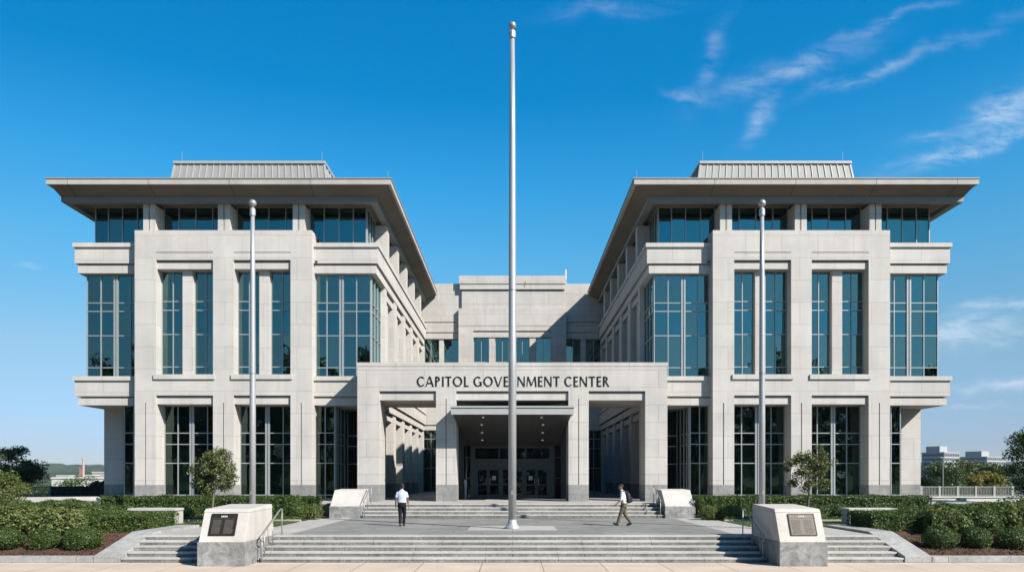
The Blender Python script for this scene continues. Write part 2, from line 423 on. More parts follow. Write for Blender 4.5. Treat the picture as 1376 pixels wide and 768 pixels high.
def stairs(name, x0, x1, y0, n, rise, run, z0, label):
    r = empty(name, ((x0+x1)/2, y0, z0), label, 'steps')
    for i in range(n):
        y = y0 + i*run; z = z0 + i*rise
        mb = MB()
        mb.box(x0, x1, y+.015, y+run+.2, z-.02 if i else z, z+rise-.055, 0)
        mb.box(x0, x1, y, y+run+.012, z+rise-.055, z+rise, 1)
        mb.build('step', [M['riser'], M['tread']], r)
    return r
stairs('stone_stairs', -8.36, 8.36, 24.43, 5, .15, .42, 0, 'broad flight of five granite steps between the two plaque pedestals')
stairs('stone_stairs', -12.85, -9.93, 24.43, 5, .15, .42, 0, 'short flight of granite steps left of the left plaque pedestal')
stairs('stone_stairs', 9.93, 12.85, 24.43, 5, .15, .42, 0, 'short flight of granite steps right of the right plaque pedestal')
stairs('stone_stairs', -7.55, 7.55, 37.1, 4, .1675, .4, PZ, 'wide upper flight of four worn granite steps below the entrance portico')

# side cheek walls, kerbs, planting beds, lawns
for s in (-1, 1):
    side = 'left' if s < 0 else 'right'
    mb = MB()
    a, b_ = s*13.75, s*12.87
    x0, x1 = min(a, b_), max(a, b_)
    mb.hexa([(x0,24.4,-.1),(x1,24.4,-.1),(x1,26.9,-.1),(x0,26.9,-.1),(x0,24.4,.21),(x1,24.4,.21),(x1,26.9,.84),(x0,26.9,.84)])
    mb.box(x0, x1, 26.9, 30.6, -.1, .84)
    tag(mb.build('cheek_wall', M['kerb'], origin=(s*13.3,24.4,0), bevel=.02), 'sloping granite cheek wall closing the %s end of the lower steps' % side, 'wall')
    mb = MB(); mb.box(s*13.77, s*60, 24.4, 24.74, -.1, .2)
    tag(mb.build('kerb', M['kerb'], bevel=.015), kind='structure')
    # mulch bed
    mb = MB()
    nx, ny = 60, 24
    xa = [13.74 + (46)*(i/nx)**1.6 for i in range(nx+1)]
    ya = [24.72 + (31.5-24.72)*j/ny for j in range(ny+1)]
    rnd = random.Random(5+s)
    h = [[.17 + .6*min(1, max(0, (y-24.9)/4.5)) + rnd.uniform(-.025, .025) for y in ya] for x in xa]
    for i in range(nx):
        for j in range(ny):
            q = [(s*xa[i],ya[j],h[i][j]),(s*xa[i+1],ya[j],h[i+1][j]),(s*xa[i+1],ya[j+1],h[i+1][j+1]),(s*xa[i],ya[j+1],h[i][j+1])]
            mb.poly(q if s > 0 else q[::-1])
    tag(mb.build('planting_bed', M['mulch']), kind='structure')
    # lawn and the rise towards the building
    mb = MB()
    mb.poly([(s*9.76,30.66,.745),(s*60,30.66,.745),(s*60,37.1,.80),(s*9.76,37.1,.80)][::s])
    mb.poly([(s*9.1,37.1,.80),(s*60,37.1,.80),(s*60,39.62,1.36),(s*9.1,39.62,1.36)][::s])
    mb.poly([(s*26.4,39.62,1.36),(s*60,39.62,1.36),(s*60,46,.62),(s*26.4,46,.62)][::s])
    mb.poly([(s*26.4,46,.62),(s*60,46,.62),(s*60,72,.55),(s*26.4,72,.55)][::s])
    tag(mb.build('lawn', M['soil']), kind='structure')
    mb = MB(); mb.box(s*9.76, s*24, 34.2, 34.4, .7, .84)
    tag(mb.build('lawn_kerb', M['pale_paving']), kind='structure')

# ------------------------------------------------------------------ the building
BL = empty('government_building', (0, 43.5, G), 'pale limestone government building with two matching wings, deep flat eaves and a lettered entrance portico', 'building')

def frame_piece(mb, axis, a0, a1, z0, z1, d, vs, hs, w=.052, fd=.12, heavy=()):
    """grid of bars in a wall plane; axis 'x': bars spread along x at depth y=d; axis 'y': along y at x=d"""
    def bx(p0, p1, q0, q1, e=0):
        if axis == 'x': mb.box(p0, p1, d-fd/2-e, d+fd/2+e, q0, q1)
        else: mb.box(d-fd/2-e, d+fd/2+e, p0, p1, q0, q1)
    a0, a1 = min(a0, a1), max(a0, a1)
    bx(a0, a0+w, z0, z1); bx(a1-w, a1, z0, z1)
    bx(a0+w-.01, a1-w+.01, z0, z0+w, -.002); bx(a0+w-.01, a1-w+.01, z1-w, z1, -.002)
    for v in vs: bx(v-w/2, v+w/2, z0+w-.01, z1-w+.01, .004)
    for v in heavy:
        bx(v-.13, v-.03, z0+w, z1-w, .03); bx(v+.03, v+.13, z0+w, z1-w, .03)
        bx(v-.03, v+.03, z0+w, z1-w, -.03)
    for h in hs: bx(a0+w-.01, a1-w+.01, h-w/2, h+w/2, -.004)
def pane_piece(mb, axis, a0, a1, z0, z1, d, vs=(), hs=()):
    ea = sorted([a0, a1]+list(vs)); ez = sorted([z0, z1]+list(hs))
    if len(ea)*len(ez) > 4:
        for p, q in zip(ea, ea[1:]):
            for e, f in zip(ez, ez[1:]): pane_piece(mb, axis, p+.006, q-.006, e+.006, f-.006, d)
        return
    if axis == 'x': mb.box(a0, a1, d-.006, d+.006, z0, z1)
    else: mb.box(d-.006, d+.006, a0, a1, z0, z1)
def curtain_piece(mb, axis, a0, a1, z0, z1, d):
    n = max(6, int(abs(a1-a0)/.07)); p = []
    for i in range(n+1):
        a = a0+(a1-a0)*i/n; o = .045*(1 if i % 2 else -1)
        p.append((a, d+o))
    for i in range(n):
        (u0, o0), (u1, o1) = p[i], p[i+1]
        if axis == 'x': mb.poly([(u0,o0,z0),(u1,o1,z0),(u1,o1,z1),(u0,o0,z1)])
        else: mb.poly([(o0,u0,z0),(o1,u1,z0),(o1,u1,z1),(o0,u0,z1)])

def window(pieces, gl, curtains=(), shades=()):
    fb, pb, cb, blb = MB(), MB(), MB(), MB()
    for (axis, a0, a1, z0, z1, d, vs, hs, heavy) in pieces:
        frame_piece(fb, axis, a0, a1, z0, z1, d, vs, hs, heavy=heavy)
        pane_piece(pb, axis, a0+.02 if a0 < a1 else a0-.02, a1-.02 if a0 < a1 else a1+.02, z0+.02, z1-.02, d, list(vs)+list(heavy), hs)
        if gl == 'glass_up' and axis == 'x' and z1-z0 > 5 and d < 46:
            blb.box(a0+.08 if a0 < a1 else a0-.08, a1-.08 if a0 < a1 else a1+.08, d+.16, d+.18, hs[1], hs[2])
    o = fb.build('window', M['frame'], BL)
    pb.build('pane', M[gl], o, origin=parent_origin(BL))
    for c in curtains: curtain_piece(cb, *c)
    for (p, q, zt_) in shades: blb.box(p, q, pieces[0][5]+.15, pieces[0][5]+.17, G+.05, zt_)
    if blb.f: blb.build('blind', M['low_blind'] if shades else M['blind'], o, origin=parent_origin(BL))
    if curtains: cb.build('curtain', M['curtain'], o, origin=parent_origin(BL))
    return o

rw = random.Random(11)
# vertical levels
Z_BASE = 2.33
H_UP = [11.65, 11.15, 12.95, 13.0]
for s in (-1, 1):
    X = lambda u, s=s: s*(16.9+u)
    wl = MB()      # 0 limestone
    # ---------------- front block
    piers = [(-5.18, -3.93), (-.6, .6), (3.93, 5.18)]
    bays = [(-3.93, -.6), (.6, 3.93)]
    for (a, b_) in piers:
        q_ = MB(); q_.box(X(a), X(b_), 43.497, 44.9, G-.1, Z_BASE); q_.build('base_course', M['granite'], BL)
        c = (a+b_)/2
        wl.box(X(a), X(c-.03), 43.5, 44.9, Z_BASE, 7.12); wl.box(X(c+.03), X(b_), 43.5, 44.9, Z_BASE, 7.12)
        wl.box(X(c-.03), X(c+.03), 43.62, 44.8, Z_BASE, 7.12)
        wl.box(X(a), X(b_), 43.5, 44.9, 7.12, 17.2)
    for (a, b_) in bays:
        wl.box(X(a), X(b_), 43.63, 44.9, 7.06, 7.46)
        wl.box(X(a), X(b_), 43.76, 44.9, 7.46, 7.56)
        wl.box(X(a), X(b_), 43.5, 44.9, 7.56, 8.5)
        wl.box(X(a-.12), X(b_+.12), 43.41, 44.6, 8.5, 8.78)
        c = (a+b_)/2
        wl.box(X(c-.3), X(c+.3), 43.92, 44.6, 8.78, 14.97)
        wl.box(X(a), X(b_), 43.63, 44.6, 14.97, 15.36)
        wl.box(X(a), X(b_), 43.76, 44.6, 15.36, 15.47)
        wl.box(X(a), X(b_), 43.5, 44.6, 15.47, 15.88)
        wl.box(X(a), X(b_), 43.57, 44.6, 15.88, 15.93)
        wl.box(X(a), X(b_), 43.5, 44.6, 15.93, 17.2)
        # ground window
        vs = [a+.5, a+.5+1.0 if False else c-.62, c+.62+.25]
        vs = [a+.62, c+.98]
        cur = []
        sh_ = (5.42, 4.75) if rw.random() < .6 else (4.75, 3.62)
        window([('x', X(a), X(b_), G, 7.06, 44.6, [X(v) for v in (a+.75, c+.85)], [1.72, 3.62, 4.75, 5.42], [X(c+.02)])], 'glass_low', cur,
               [(min(X(a), X(b_))+.06, X(c+.02)-.14, sh_[0]), (X(c+.02)+.14, max(X(a), X(b_))-.06, sh_[1])])
        # upper windows
        for (p, q) in ((a, c-.3), (c+.3, b_)):
            cur = []
            if rw.random() < .75: cur.append(('x', X(p+.08), X((p+q)/2 - .04), 8.8, 14.9, 44.6))
            if rw.random() < .45: cur.append(('x', X((p+q)/2+.06), X(q-.1), 8.8, rw.choice([11.3, 14.9]), 44.65))
            window([('x', X(p), X(q), 8.78, 14.97, 44.25, [X((p+q)/2)], [9.32, 11.25, 12.68, 13.2], [])], 'glass_up', cur)
    # ---------------- penthouse fins and bay windows
    for (a, b_) in ((-4.73, -4.03), (-.35, .35), (4.03, 4.73)):
        f = MB(); c = (a+b_)/2
        f.box(X(a), X(c-.03), 43.6, 44.9, 17.2, 18.75); f.box(X(c+.03), X(b_), 43.6, 44.9, 17.2, 18.75)
        f.box(X(c-.03), X(c+.03), 43.75, 44.8, 17.2, 18.75)
        f.build('fin', M['lime'], BL)
    for (a, b_) in ((-4.03, -.35), (.35, 4.03)):
        w3 = (b_-a)/4
        window([('x', X(a), X(b_), 17.0, 19.0, 44.72, [X(a+w3*.8), X(a+w3*1.9), X(a+w3*3.0)], [], [])], 'glass_up')
    wl.box(X(-5.18), X(5.18), 44.6, 44.66, 16.6, 17.0)
    wl.box(X(-5.0), X(5.0), 44.55, 45.0, 16.9, 17.02)
    # ---------------- corner bays (inner e=-1, outer e=+1)
    for e in (-1, 1):
        U = lambda u, e=e: X(e*u)
        Y1 = 68.4
        lb = MB()
        for (z0, z1, yf, uu) in ((7.04, 7.46, 44.05, 8.82), (7.46, 7.56, 44.17, 8.70), (7.56, 8.48, 43.95, 8.95), (8.48, 8.73, 43.85, 9.03)):
            lb.box(U(5.182), U(uu), yf, 47.0, z0, z1); lb.box(U(8.0), U(uu), 47.0, Y1, z0, z1)
        lb.build('balcony_band', M['lime'], BL)
        ub = MB()
        for (z0, z1, yf, uu) in ((14.84, 15.30, 44.05, 8.82), (15.30, 15.40, 44.17, 8.70), (15.40, 16.34, 43.95, 8.95), (16.34, 16.58, 43.85, 9.03)):
            ub.box(U(5.182), U(uu), yf, 47.0, z0, z1); ub.box(U(8.0), U(uu), 47.0, Y1, z0, z1)
        ub.build('balcony_band', M['lime'], BL)
        # ground: glass box set back, recessed column behind
        window([('x', U(5.18), U(6.3), G, 7.04, 44.5, [U(5.72)], [1.72, 3.62, 4.75, 5.42], []),
                ('y', 44.56, 46.9, G, 7.04, U(6.3), [45.1, 45.9], [1.72, 3.62, 4.75, 5.42], [])], 'glass_low')
        window([('x', U(6.35), U(7.5), G, 7.04, 47.6, [], [1.72, 3.62, 4.75, 5.42], [])], 'glass_low')
        q_ = MB(); q_.box(U(7.5), U(8.72), 46.697, 48.1, G-.1, Z_BASE); q_.build('base_course', M['granite'], BL)
        wl.box(U(7.5), U(8.72), 46.7, 48.1, Z_BASE, 7.04)
        # upper corner glass box
        cur = [('x', U(5.3), U(6.4), 8.8, 14.8, 44.85), ('x', U(7.9), U(8.3), 8.8, 14.8, 44.8)]
        if e*s > 0: cur = cur[1:]
        window([('x', U(5.18), U(8.47), 8.73, 14.84, 44.4, [U(5.85), U(7.62)], [9.3, 11.2, 12.65, 13.15], [U(6.72)]),
                ('y', 44.46, 47.4, 8.73, 14.84, U(8.47), [45.4, 46.4], [9.3, 11.2, 12.65, 13.15], [])], 'glass_up', cur)
        # penthouse corner glass box
        window([('x', U(4.73), U(8.15), 16.58, 19.0, 44.72, [U(5.6), U(6.5), U(7.35)], [], []),
                ('y', 44.78, 47.3, 16.58, 19.0, U(8.15), [45.6, 46.4], [], [])], 'glass_up',
               [('x', U(7.6), U(8.0), 16.6, 18.9, 45.0)] if e*s < 0 else ())
        # ---------------- long side
        if e < 0:
            for k in range(5):
                y0 = 48.1+4.2*k; y1 = y0+3.1; yc = (y0+y1)/2
                # pier before the bay
                ya_ = 47.4 if k == 0 else y0-1.1
                wl.box(U(7.6), U(8.78), ya_, y0, 8.73, 14.84)
                if k:
                    q_ = MB(); q_.box(U(7.2), U(8.723), ya_, y0, G-.1, Z_BASE); q_.build('base_course', M['granite'], BL); wl.box(U(7.2), U(8.72), ya_, y0, Z_BASE, 7.04)
                # upper bay
                wl.box(U(7.9), U(8.55), yc-.28, yc+.28, 8.73, 14.3)
                wl.box(U(7.9), U(8.66), y0, y1, 14.3, 14.72); wl.box(U(7.9), U(8.5), y0, y1, 14.72, 14.84)
                for (p, q) in ((y0, yc-.28), (yc+.28, y1)):
                    window([('y', p, q, 8.73, 14.3, U(8.1), [(p+q)/2], [9.3, 11.2, 12.65, 13.15], [])], 'glass_up')
                # ground bay
                wl.box(U(7.5), U(8.6), y0, y1, 6.55, 6.95); wl.box(U(7.5), U(8.45), y0, y1, 6.95, 7.04)
                window([('y', y0, y1, G, 6.55, U(7.7), [y0+.8, y1-.8], [1.72, 3.62, 4.75, 5.42], [yc])], 'glass_low')
                # penthouse bay and fin
                f = MB(); yf = 47.3+4.2*k
                f.box(U(7.9), U(8.95), yf, yf+.75, 16.58, 18.75)
                f.build('fin', M['lime'], BL)
                window([('y', yf+.75, yf+4.2 if k < 4 else 68.4, 16.58, 19.0, U(8.1), [yf+1.9, yf+3.05], [], [])], 'glass_up')
            wl.box(U(7.6), U(8.78), 68.0, 69.4, 8.73, 14.84); wl.box(U(7.2), U(8.72), 68.0, 69.4, G, 7.04)
        else:
            wl.box(U(7.9), U(8.7), 47.4, 69.4, 8.73, 14.84); wl.box(U(7.5), U(8.68), 48.1, 69.4, G, 7.04)
            wl.box(U(7.7), U(8.2), 47.3, 69.4, 16.58, 19.0)
    wl.box(X(-8.6), X(8.6), 68.45, 69.5, 7.05, 8.7); wl.box(X(-7.2), X(7.2), 68.5, 69.4, G, 19.0)
    wall = wl.build('wing_wall', M['lime'], BL)
    # interior floors and core
    it = MB()
    for (z0, z1) in ((7.3, 8.6), (15.0, 16.5)):
        it.box(X(-7.6), X(7.6), 45.0, 68.4, z0, z1)
    it.box(X(-4), X(4), 48.5, 66, G, 7.3); it.box(X(-4), X(4), 48.5, 66, 8.6, 15.0); it.box(X(-4), X(4), 48.5, 66, 16.5, 19.0)
    it.build('interior', M['interior'], BL)
    # ---------------- roof with eaves
    ua, ub_ = -9.98, 9.62
    ya_, yb_ = 42.3, 68.35
    rf = MB(); rf.box(X(ua+.08), X(ub_-.08), ya_+.08, yb_-.02, 19.5, 19.80)
    roof = rf.build('roof', M['seam'], BL)
    fa = MB()
    T = .14
    fa.box(X(ua), X(ub_), ya_, ya_+T, 19.42, 19.72); fa.box(X(ua), X(ua+T), ya_+T, yb_, 19.42, 19.72); fa.box(X(ub_-T), X(ub_), ya_+T, yb_, 19.42, 19.72)
    fa.box(X(ua-.04), X(ub_+.04), ya_-.04, ya_+T, 19.72, 19.78, 1); fa.box(X(ua-.04), X(ua+T), ya_+T, yb_, 19.72, 19.78, 1); fa.box(X(ub_-T), X(ub_+.04), ya_+T, yb_, 19.72, 19.78, 1)
    fa.build('fascia', [M['eave'], M['seam']], roof, origin=parent_origin(BL))
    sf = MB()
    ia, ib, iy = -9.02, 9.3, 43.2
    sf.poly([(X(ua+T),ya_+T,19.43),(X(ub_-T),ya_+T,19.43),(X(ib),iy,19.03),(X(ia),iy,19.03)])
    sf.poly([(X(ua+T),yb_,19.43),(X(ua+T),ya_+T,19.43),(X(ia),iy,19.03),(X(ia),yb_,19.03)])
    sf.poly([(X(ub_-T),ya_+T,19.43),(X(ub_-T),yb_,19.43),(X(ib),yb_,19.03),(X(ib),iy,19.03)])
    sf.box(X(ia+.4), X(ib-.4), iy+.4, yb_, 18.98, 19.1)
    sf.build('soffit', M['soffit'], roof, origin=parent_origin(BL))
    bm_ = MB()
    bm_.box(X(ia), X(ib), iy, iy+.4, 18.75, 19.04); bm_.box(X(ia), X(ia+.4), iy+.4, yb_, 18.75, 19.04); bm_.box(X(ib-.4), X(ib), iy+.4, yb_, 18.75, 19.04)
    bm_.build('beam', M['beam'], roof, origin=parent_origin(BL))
    # ---------------- seamed metal roof housing
    hb = MB()
    b0, b1, t0, t1 = -5.35, 5.05, -4.75, 4.85
    yb0, yt0, yb1, yt1 = 47.0, 48.0, 58, 57
    zb, zt = 19.7, 22.95
    hb.hexa([tuple(p) for p in ([(X(b0),yb0,zb),(X(b1),yb0,zb),(X(b1),yb1,zb),(X(b0),yb1,zb),(X(t0),yt0,zt),(X(t1),yt0,zt),(X(t1),yt1,zt),(X(t0),yt1,zt)])])
    n = 23
    for i in range(n+1):
        f = i/n
        xb, xt = X(b0+(b1-b0)*f), X(t0+(t1-t0)*f)
        hb.hexa([(xb-.03,yb0-.05,zb),(xb+.03,yb0-.05,zb),(xb+.03,yb0+.02,zb),(xb-.03,yb0+.02,zb),(xt-.03,yt0-.05,zt),(xt+.03,yt0-.05,zt),(xt+.03,yt0+.02,zt),(xt-.03,yt0+.02,zt)], 1)
    for i in range(12):
        f = i/12
        for (ub0, ut0, o) in ((b0, t0, -1), (b1, t1, 1)):
            yb_2, yt_2 = yb0+(yb1-yb0)*f, yt0+(yt1-yt0)*f
            xb, xt = X(ub0), X(ut0); oo = .04*o*s
            hb.hexa([(xb-.04+oo,yb_2-.03,zb),(xb+.04+oo,yb_2-.03,zb),(xb+.04+oo,yb_2+.03,zb),(xb-.04+oo,yb_2+.03,zb),(xt-.04+oo,yt_2-.03,zt),(xt+.04+oo,yt_2-.03,zt),(xt+.04+oo,yt_2+.03,zt),(xt-.04+oo,yt_2+.03,zt)], 1)
    hb.box(X(t0-.1), X(t1+.1), yt0-.12, yt1+.12, zt, zt+.16, 1)
    hb.build('roof_housing', [M['seam'], M['canopy']], BL)
    for (u, y, z, h) in ((t0+.15, 48.1, zt+.15, .7), (t1-.4, 48.1, zt+.15, .7), (ua+.2, 42.6, 19.78, .5)):
        r = MB(); r.tube([(X(u), y, z), (X(u), y, z+h)], .011, 6); r.build('lightning_rod', M['frame'], BL)
    # tiny flood light at the inner edge of the block
    fl = MB(); fl.lathe([(.02,-.08),(.08,-.05),(.09,0),(.06,.06),(.02,.08)], (X(-5.35), 43.82, 15.45), 10)
    fl.build('floodlight', M['dframe'], BL)

# ---------------- link wall at the back of the court
lk = MB()
yl = 68.5
# side parts: walls around the windows
for s in (-1, 1):
    xa, xb = s*4.6, s*9.2
    lk.box(xa, xb, yl, 70.5, 17.05, 20.55); lk.box(xa, xb, yl+.12, 70.5, 16.95, 17.05)
    lk.box(xa, xb, yl, 70.5, 16.1, 16.95); lk.box(xa, xb, yl+.14, 70.5, 16.0, 16.1)
    lk.box(xa, xb, yl+.04, 70.5, 15.5, 16.0)
    lk.box(xa, xb, yl, 70.5, 7.6, 12.3); lk.box(xa, xb, yl+.1, 70.5, 7.1, 7.6)
    lk.box(s*6.35, s*6.75, yl+.15, yl+.8, 12.3, 15.5); lk.box(s*6.3, s*6.8, yl+.1, yl+.8, G, 7.1)
    for (p, q) in ((4.85, 6.35), (6.75, 8.3)):
        window([('x', s*p, s*q, 12.3, 15.5, yl+.4, [s*(p+q)/2], [13.0], [])], 'glass_up')
        window([('x', s*p, s*q, G, 7.1, yl+.4, [s*(p+q)/2], [3.6, 5.4, 6.3], [])], 'glass_low')
lk.box(-9, 9, 70.2, 70.5, G, 17)
# raised middle
yc = 68.1
K = 68.1/66.8
class LK:
    def box(self, a, b, c, d, e, f): lk.box(a*K, b*K, c, d, (e-ZC)*K+ZC, (f-ZC)*K+ZC)
l2 = LK()
l2.box(-4.83, -3.5, yc, 70, 7, 15.9); l2.box(3.5, 4.83, yc, 70, 7, 15.9)
l2.box(-3.5, 3.5, yc+.1, 70, 15.33, 15.78); l2.box(-3.5, 3.5, yc+.2, 70, 15.78, 15.9)
l2.box(-4.83, 4.83, yc, 70, 15.9, 16.28); l2.box(-4.83, 4.83, yc+.03, 70, 16.28, 16.32); l2.box(-4.83, 4.83, yc, 70, 16.32, 17.9)
l2.box(-4.55, 4.55, yc+.15, 70, 17.9, 19.5); l2.box(-4.5, 4.5, yc+.3, 70, 19.5, 19.62)
l2.box(-4.72, 4.72, yc, 70.4, 19.62, 20.02); l2.box(-4.6, 4.6, yc+.12, 70.3, 20.02, 20.1); l2.box(-4.78, 4.78, yc-.06, 70.4, 20.1, 20.82)
l2.box(-3.5, 3.5, yc, 70.1, 7, 12.4)
for (p, q) in ((-3.5, -2.1), (-1.55, -.25), (.25, 1.55), (2.1, 3.5)):
    window([('x', p*K, q*K, (12.4-ZC)*K+ZC, (15.33-ZC)*K+ZC, yc+.45, [(p+q)/2*K], [13.35], [])], 'glass_up')
for (p, q) in ((-2.1, -1.55), (-.25, .25), (1.55, 2.1)): l2.box(p, q, yc+.18, yc+.8, 12.4, 15.33)
lk.build('link_wall', M['lime_big'], BL)
an = MB(); an.tube([(4.95, 68.9, 20.5), (4.95, 68.9, 22.0)], .045, 8); an.box(4.87, 5.03, 68.8, 68.9, 21.0, 21.9); an.box(4.78, 4.86, 68.85, 68.95, 21.3, 21.6)
an.build('antenna', M['white_wall'], BL)
r = MB(); r.tube([(1.85, 67.5, 20.8), (1.85, 67.5, 21.3)], .02, 6); r.build('lightning_rod', M['frame'], BL)

# ---------------- entrance portico
pt = MB(); pg = MB()
PY = 42.0; PD = 1.85
ops = [(-7.5, -4.31), (-3.17, 3.17), (4.31, 7.5)]
prs = [(-8.75, -7.5), (-4.31, -3.17), (3.17, 4.31), (7.5, 8.75)]
for i, (a, b_) in enumerate(prs):
    pg = MB(); pg.box(a, b_, PY-.003, PY+PD, G-.1, 2.36); pg.build('base_course', M['granite'], BL)
    if i in (1, 2):
        c = (a+b_)/2
        pt.box(a, c-.025, PY, PY+PD, 2.36, 7.2); pt.box(c+.025, b_, PY, PY+PD, 2.36, 7.2); pt.box(c-.025, c+.025, PY+.1, PY+PD-.05, 2.36, 7.2)
        pt.box(a, b_, PY, PY+PD, 7.2, 7.64)
    else:
        pt.box(a, b_, PY, PY+PD, 2.36, 7.64)
for (a, b_) in ops:
    pt.box(a, b_, PY+.13, PY+PD, 7.14, 7.54); pt.box(a, b_, PY+.26, PY+PD, 7.54, 7.64)
pt.box(-8.75, 8.75, PY, PY+PD, 7.64, 9.04); pt.box(-8.78, 8.78, PY-.02, PY+PD, 9.04, 9.25)
pt.box(-8.15, 8.15, PY+PD, 47.3, 7.2, 9.0)
pt.build('portico', M['lime_big'], BL)

# lettering on the portico: humanist capitals, thick verticals and thin horizontals
def letters(text, x0, x1, z0, h, y):
    TK, TN = .168, .106
    def bar(x0_, y0_, x1_, y1_, w):
        return ('bar', x0_, y0_, x1_, y1_, w)
    def arc(cx, cy, rx, ry, a0, a1): return ('arc', cx, cy, rx, ry, a0, a1)
    glyph = {
        'C': (.84, [arc(.48,.5,.45,.5,45,315)]),
        'G': (.94, [arc(.48,.5,.45,.5,48,305), ('rect', .73,.06,.73+TK,.47), ('rect', .62,.41,.80,.47)]),
        'O': (1.06, [arc(.53,.5,.50,.5,0,360)]),
        'A': (.86, [bar(.05,0,.40,1,.10), bar(.81,0,.46,1,.145), ('rect', .20,.27,.66,.27+TN)]),
        'V': (.86, [bar(.05,1,.40,0,.145), bar(.81,1,.46,0,.10)]),
        'P': (.62, [('rect', .06,0,.06+TK,1), ('bowl', .12,.46,.56,1)]),
        'R': (.70, [('rect', .06,0,.06+TK,1), ('bowl', .12,.48,.56,1), bar(.32,.52,.66,0,.14)]),
        'I': (.27, [('rect', .07,0,.07+TK,1)]),
        'T': (.70, [('rect', .28,0,.28+TK,.92), ('rect', .01,1-TN,.69,1)]),
        'L': (.56, [('rect', .06,0,.06+TK,1), ('rect', .06,0,.54,TN)]),
        'E': (.56, [('rect', .06,0,.06+TK,1), ('rect', .12,0,.54,TN), ('rect', .12,.47,.49,.47+TN), ('rect', .12,1-TN,.53,1)]),
        'N': (.88, [('rect', .06,0,.16,1), ('rect', .72,0,.82,1), bar(.12,1,.76,0,.14)]),
        'M': (1.08, [bar(.06,0,.16,1,.09), bar(1.02,0,.92,1,.14), bar(.17,1,.54,.08,.14), bar(.91,1,.54,.08,.09)]),
    }
    gap = .10
    tot = 0
    for ch in text: tot += .36 if ch == ' ' else glyph[ch][0]+gap
    tot -= gap
    sx = (x1-x0)/tot
    cur = x0
    for ch in text:
        if ch == ' ':
            cur += .36*sx; continue
        wd, parts = glyph[ch]
        mb = MB()
        def quad(p):
            pts = [(cur+a*sx, z0+c*h) for a, c in p]
            ar = sum(pts[i][0]*pts[(i+1)%4][1]-pts[(i+1)%4][0]*pts[i][1] for i in range(4))
            if ar < 0: pts = pts[::-1]
            j = .0015*(len(mb.f) % 7)
            mb.hexa([(px, y-.022-j, pz) for px, pz in pts] + [(px, y+.01, pz) for px, pz in pts])
        for p in parts:
            if p[0] == 'rect': _, a, c, d, e = p; quad([(a,c),(d,c),(d,e),(a,e)])
            elif p[0] == 'bar':
                _, a, c, d, e, w = p; quad([(a-w/2,c),(a+w/2,c),(d+w/2,e),(d-w/2,e)])
            else:
                if p[0] == 'arc': _, cx, cy, rx, ry, a0, a1 = p
                else:
                    _, a, c, d, e = p; cx, cy, rx, ry, a0, a1 = a+.1, (c+e)/2, d-a-.1, (e-c)/2, -90, 90
                    quad([(a,c),(cx,c),(cx,c+TN*.9),(a,c+TN*.9)]); quad([(a,e-TN*.9),(cx,e-TN*.9),(cx,e),(a,e)])
                n = 22
                def pt_(an):
                    ca, sa = math.cos(R(an)), math.sin(R(an))
                    th = TN*.9+(TK-TN*.9)*abs(ca)
                    return (cx+rx*ca, cy+ry*sa), (cx+(rx-th)*ca, cy+(ry-th)*sa)
                for i in range(n):
                    o0, i0 = pt_(a0+(a1-a0)*i/n); o1, i1 = pt_(a0+(a1-a0)*(i+1)/n)
                    quad([i0, o0, o1, i1])
        mb.build('letter', M['letter'], BL)
        cur += (wd+gap)*sx
letters('CAPITOL GOVERNMENT CENTER', -5.40, 5.46, 7.895, .565, PY)

# ---------------- canopy
cp = MB()
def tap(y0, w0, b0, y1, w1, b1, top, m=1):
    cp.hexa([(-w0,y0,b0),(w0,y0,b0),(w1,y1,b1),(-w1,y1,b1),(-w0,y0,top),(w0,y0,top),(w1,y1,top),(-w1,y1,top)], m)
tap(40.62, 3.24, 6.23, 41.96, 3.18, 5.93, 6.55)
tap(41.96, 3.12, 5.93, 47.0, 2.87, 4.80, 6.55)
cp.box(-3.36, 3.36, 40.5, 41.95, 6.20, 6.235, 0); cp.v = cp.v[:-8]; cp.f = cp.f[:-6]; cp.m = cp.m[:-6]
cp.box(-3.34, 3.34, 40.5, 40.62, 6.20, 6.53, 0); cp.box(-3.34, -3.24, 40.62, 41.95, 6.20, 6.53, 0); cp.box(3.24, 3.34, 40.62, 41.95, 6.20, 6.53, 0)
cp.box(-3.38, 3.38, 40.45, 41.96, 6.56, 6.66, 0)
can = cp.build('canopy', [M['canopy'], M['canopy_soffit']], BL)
for s in (-1, 1):
    for (y, x) in ((41.2, 1.62), (42.6, 1.75), (44.2, 1.8), (45.8, 1.85)):
        bz = 6.23-(y-40.62)*(.3/1.34) if y < 41.96 else 5.93-(y-41.96)*(1.13/5.04)
        d = MB(); d.lathe([(.06, -.03), (.07, 0), (.07, .05)], (s*x, y, bz-.01), 12)
        d.build('downlight', M['lamp'], can, origin=parent_origin(BL))

# ---------------- entrance doors
yd = 47.2
ew = MB()
ew.box(-2.65, -2.36, yd-.1, yd+.2, G, 4.78); ew.box(2.36, 2.65, yd-.1, yd+.2, G, 4.78)
ew.box(-2.36, 2.36, yd-.05, yd+.1, 3.36, 3.95); ew.box(-2.36, 2.36, yd-.06, yd+.1, 4.62, 4.8)
for x in (-.84, .84): ew.box(x-.04, x+.04, yd-.06, yd+.08, 3.95, 4.62)
for (a, b_) in ((-2.36, -2.26), (-.80, -.68), (.68, .80), (2.26, 2.36)): ew.box(a, b_, yd-.05, yd+.08, G, 3.36)
ew.box(-3.16, -3.08, yd-.05, yd+.08, G, 4.78); ew.box(3.08, 3.16, yd-.05, yd+.08, G, 4.78)
for s in (-1, 1):
    for z in (2.7, 4.0): ew.box(s*2.65, s*3.08, yd-.03, yd+.05, z, z+.06)
ew.box(-4.2, 4.2, yd-.02, yd+.15, 4.8, 7.2)
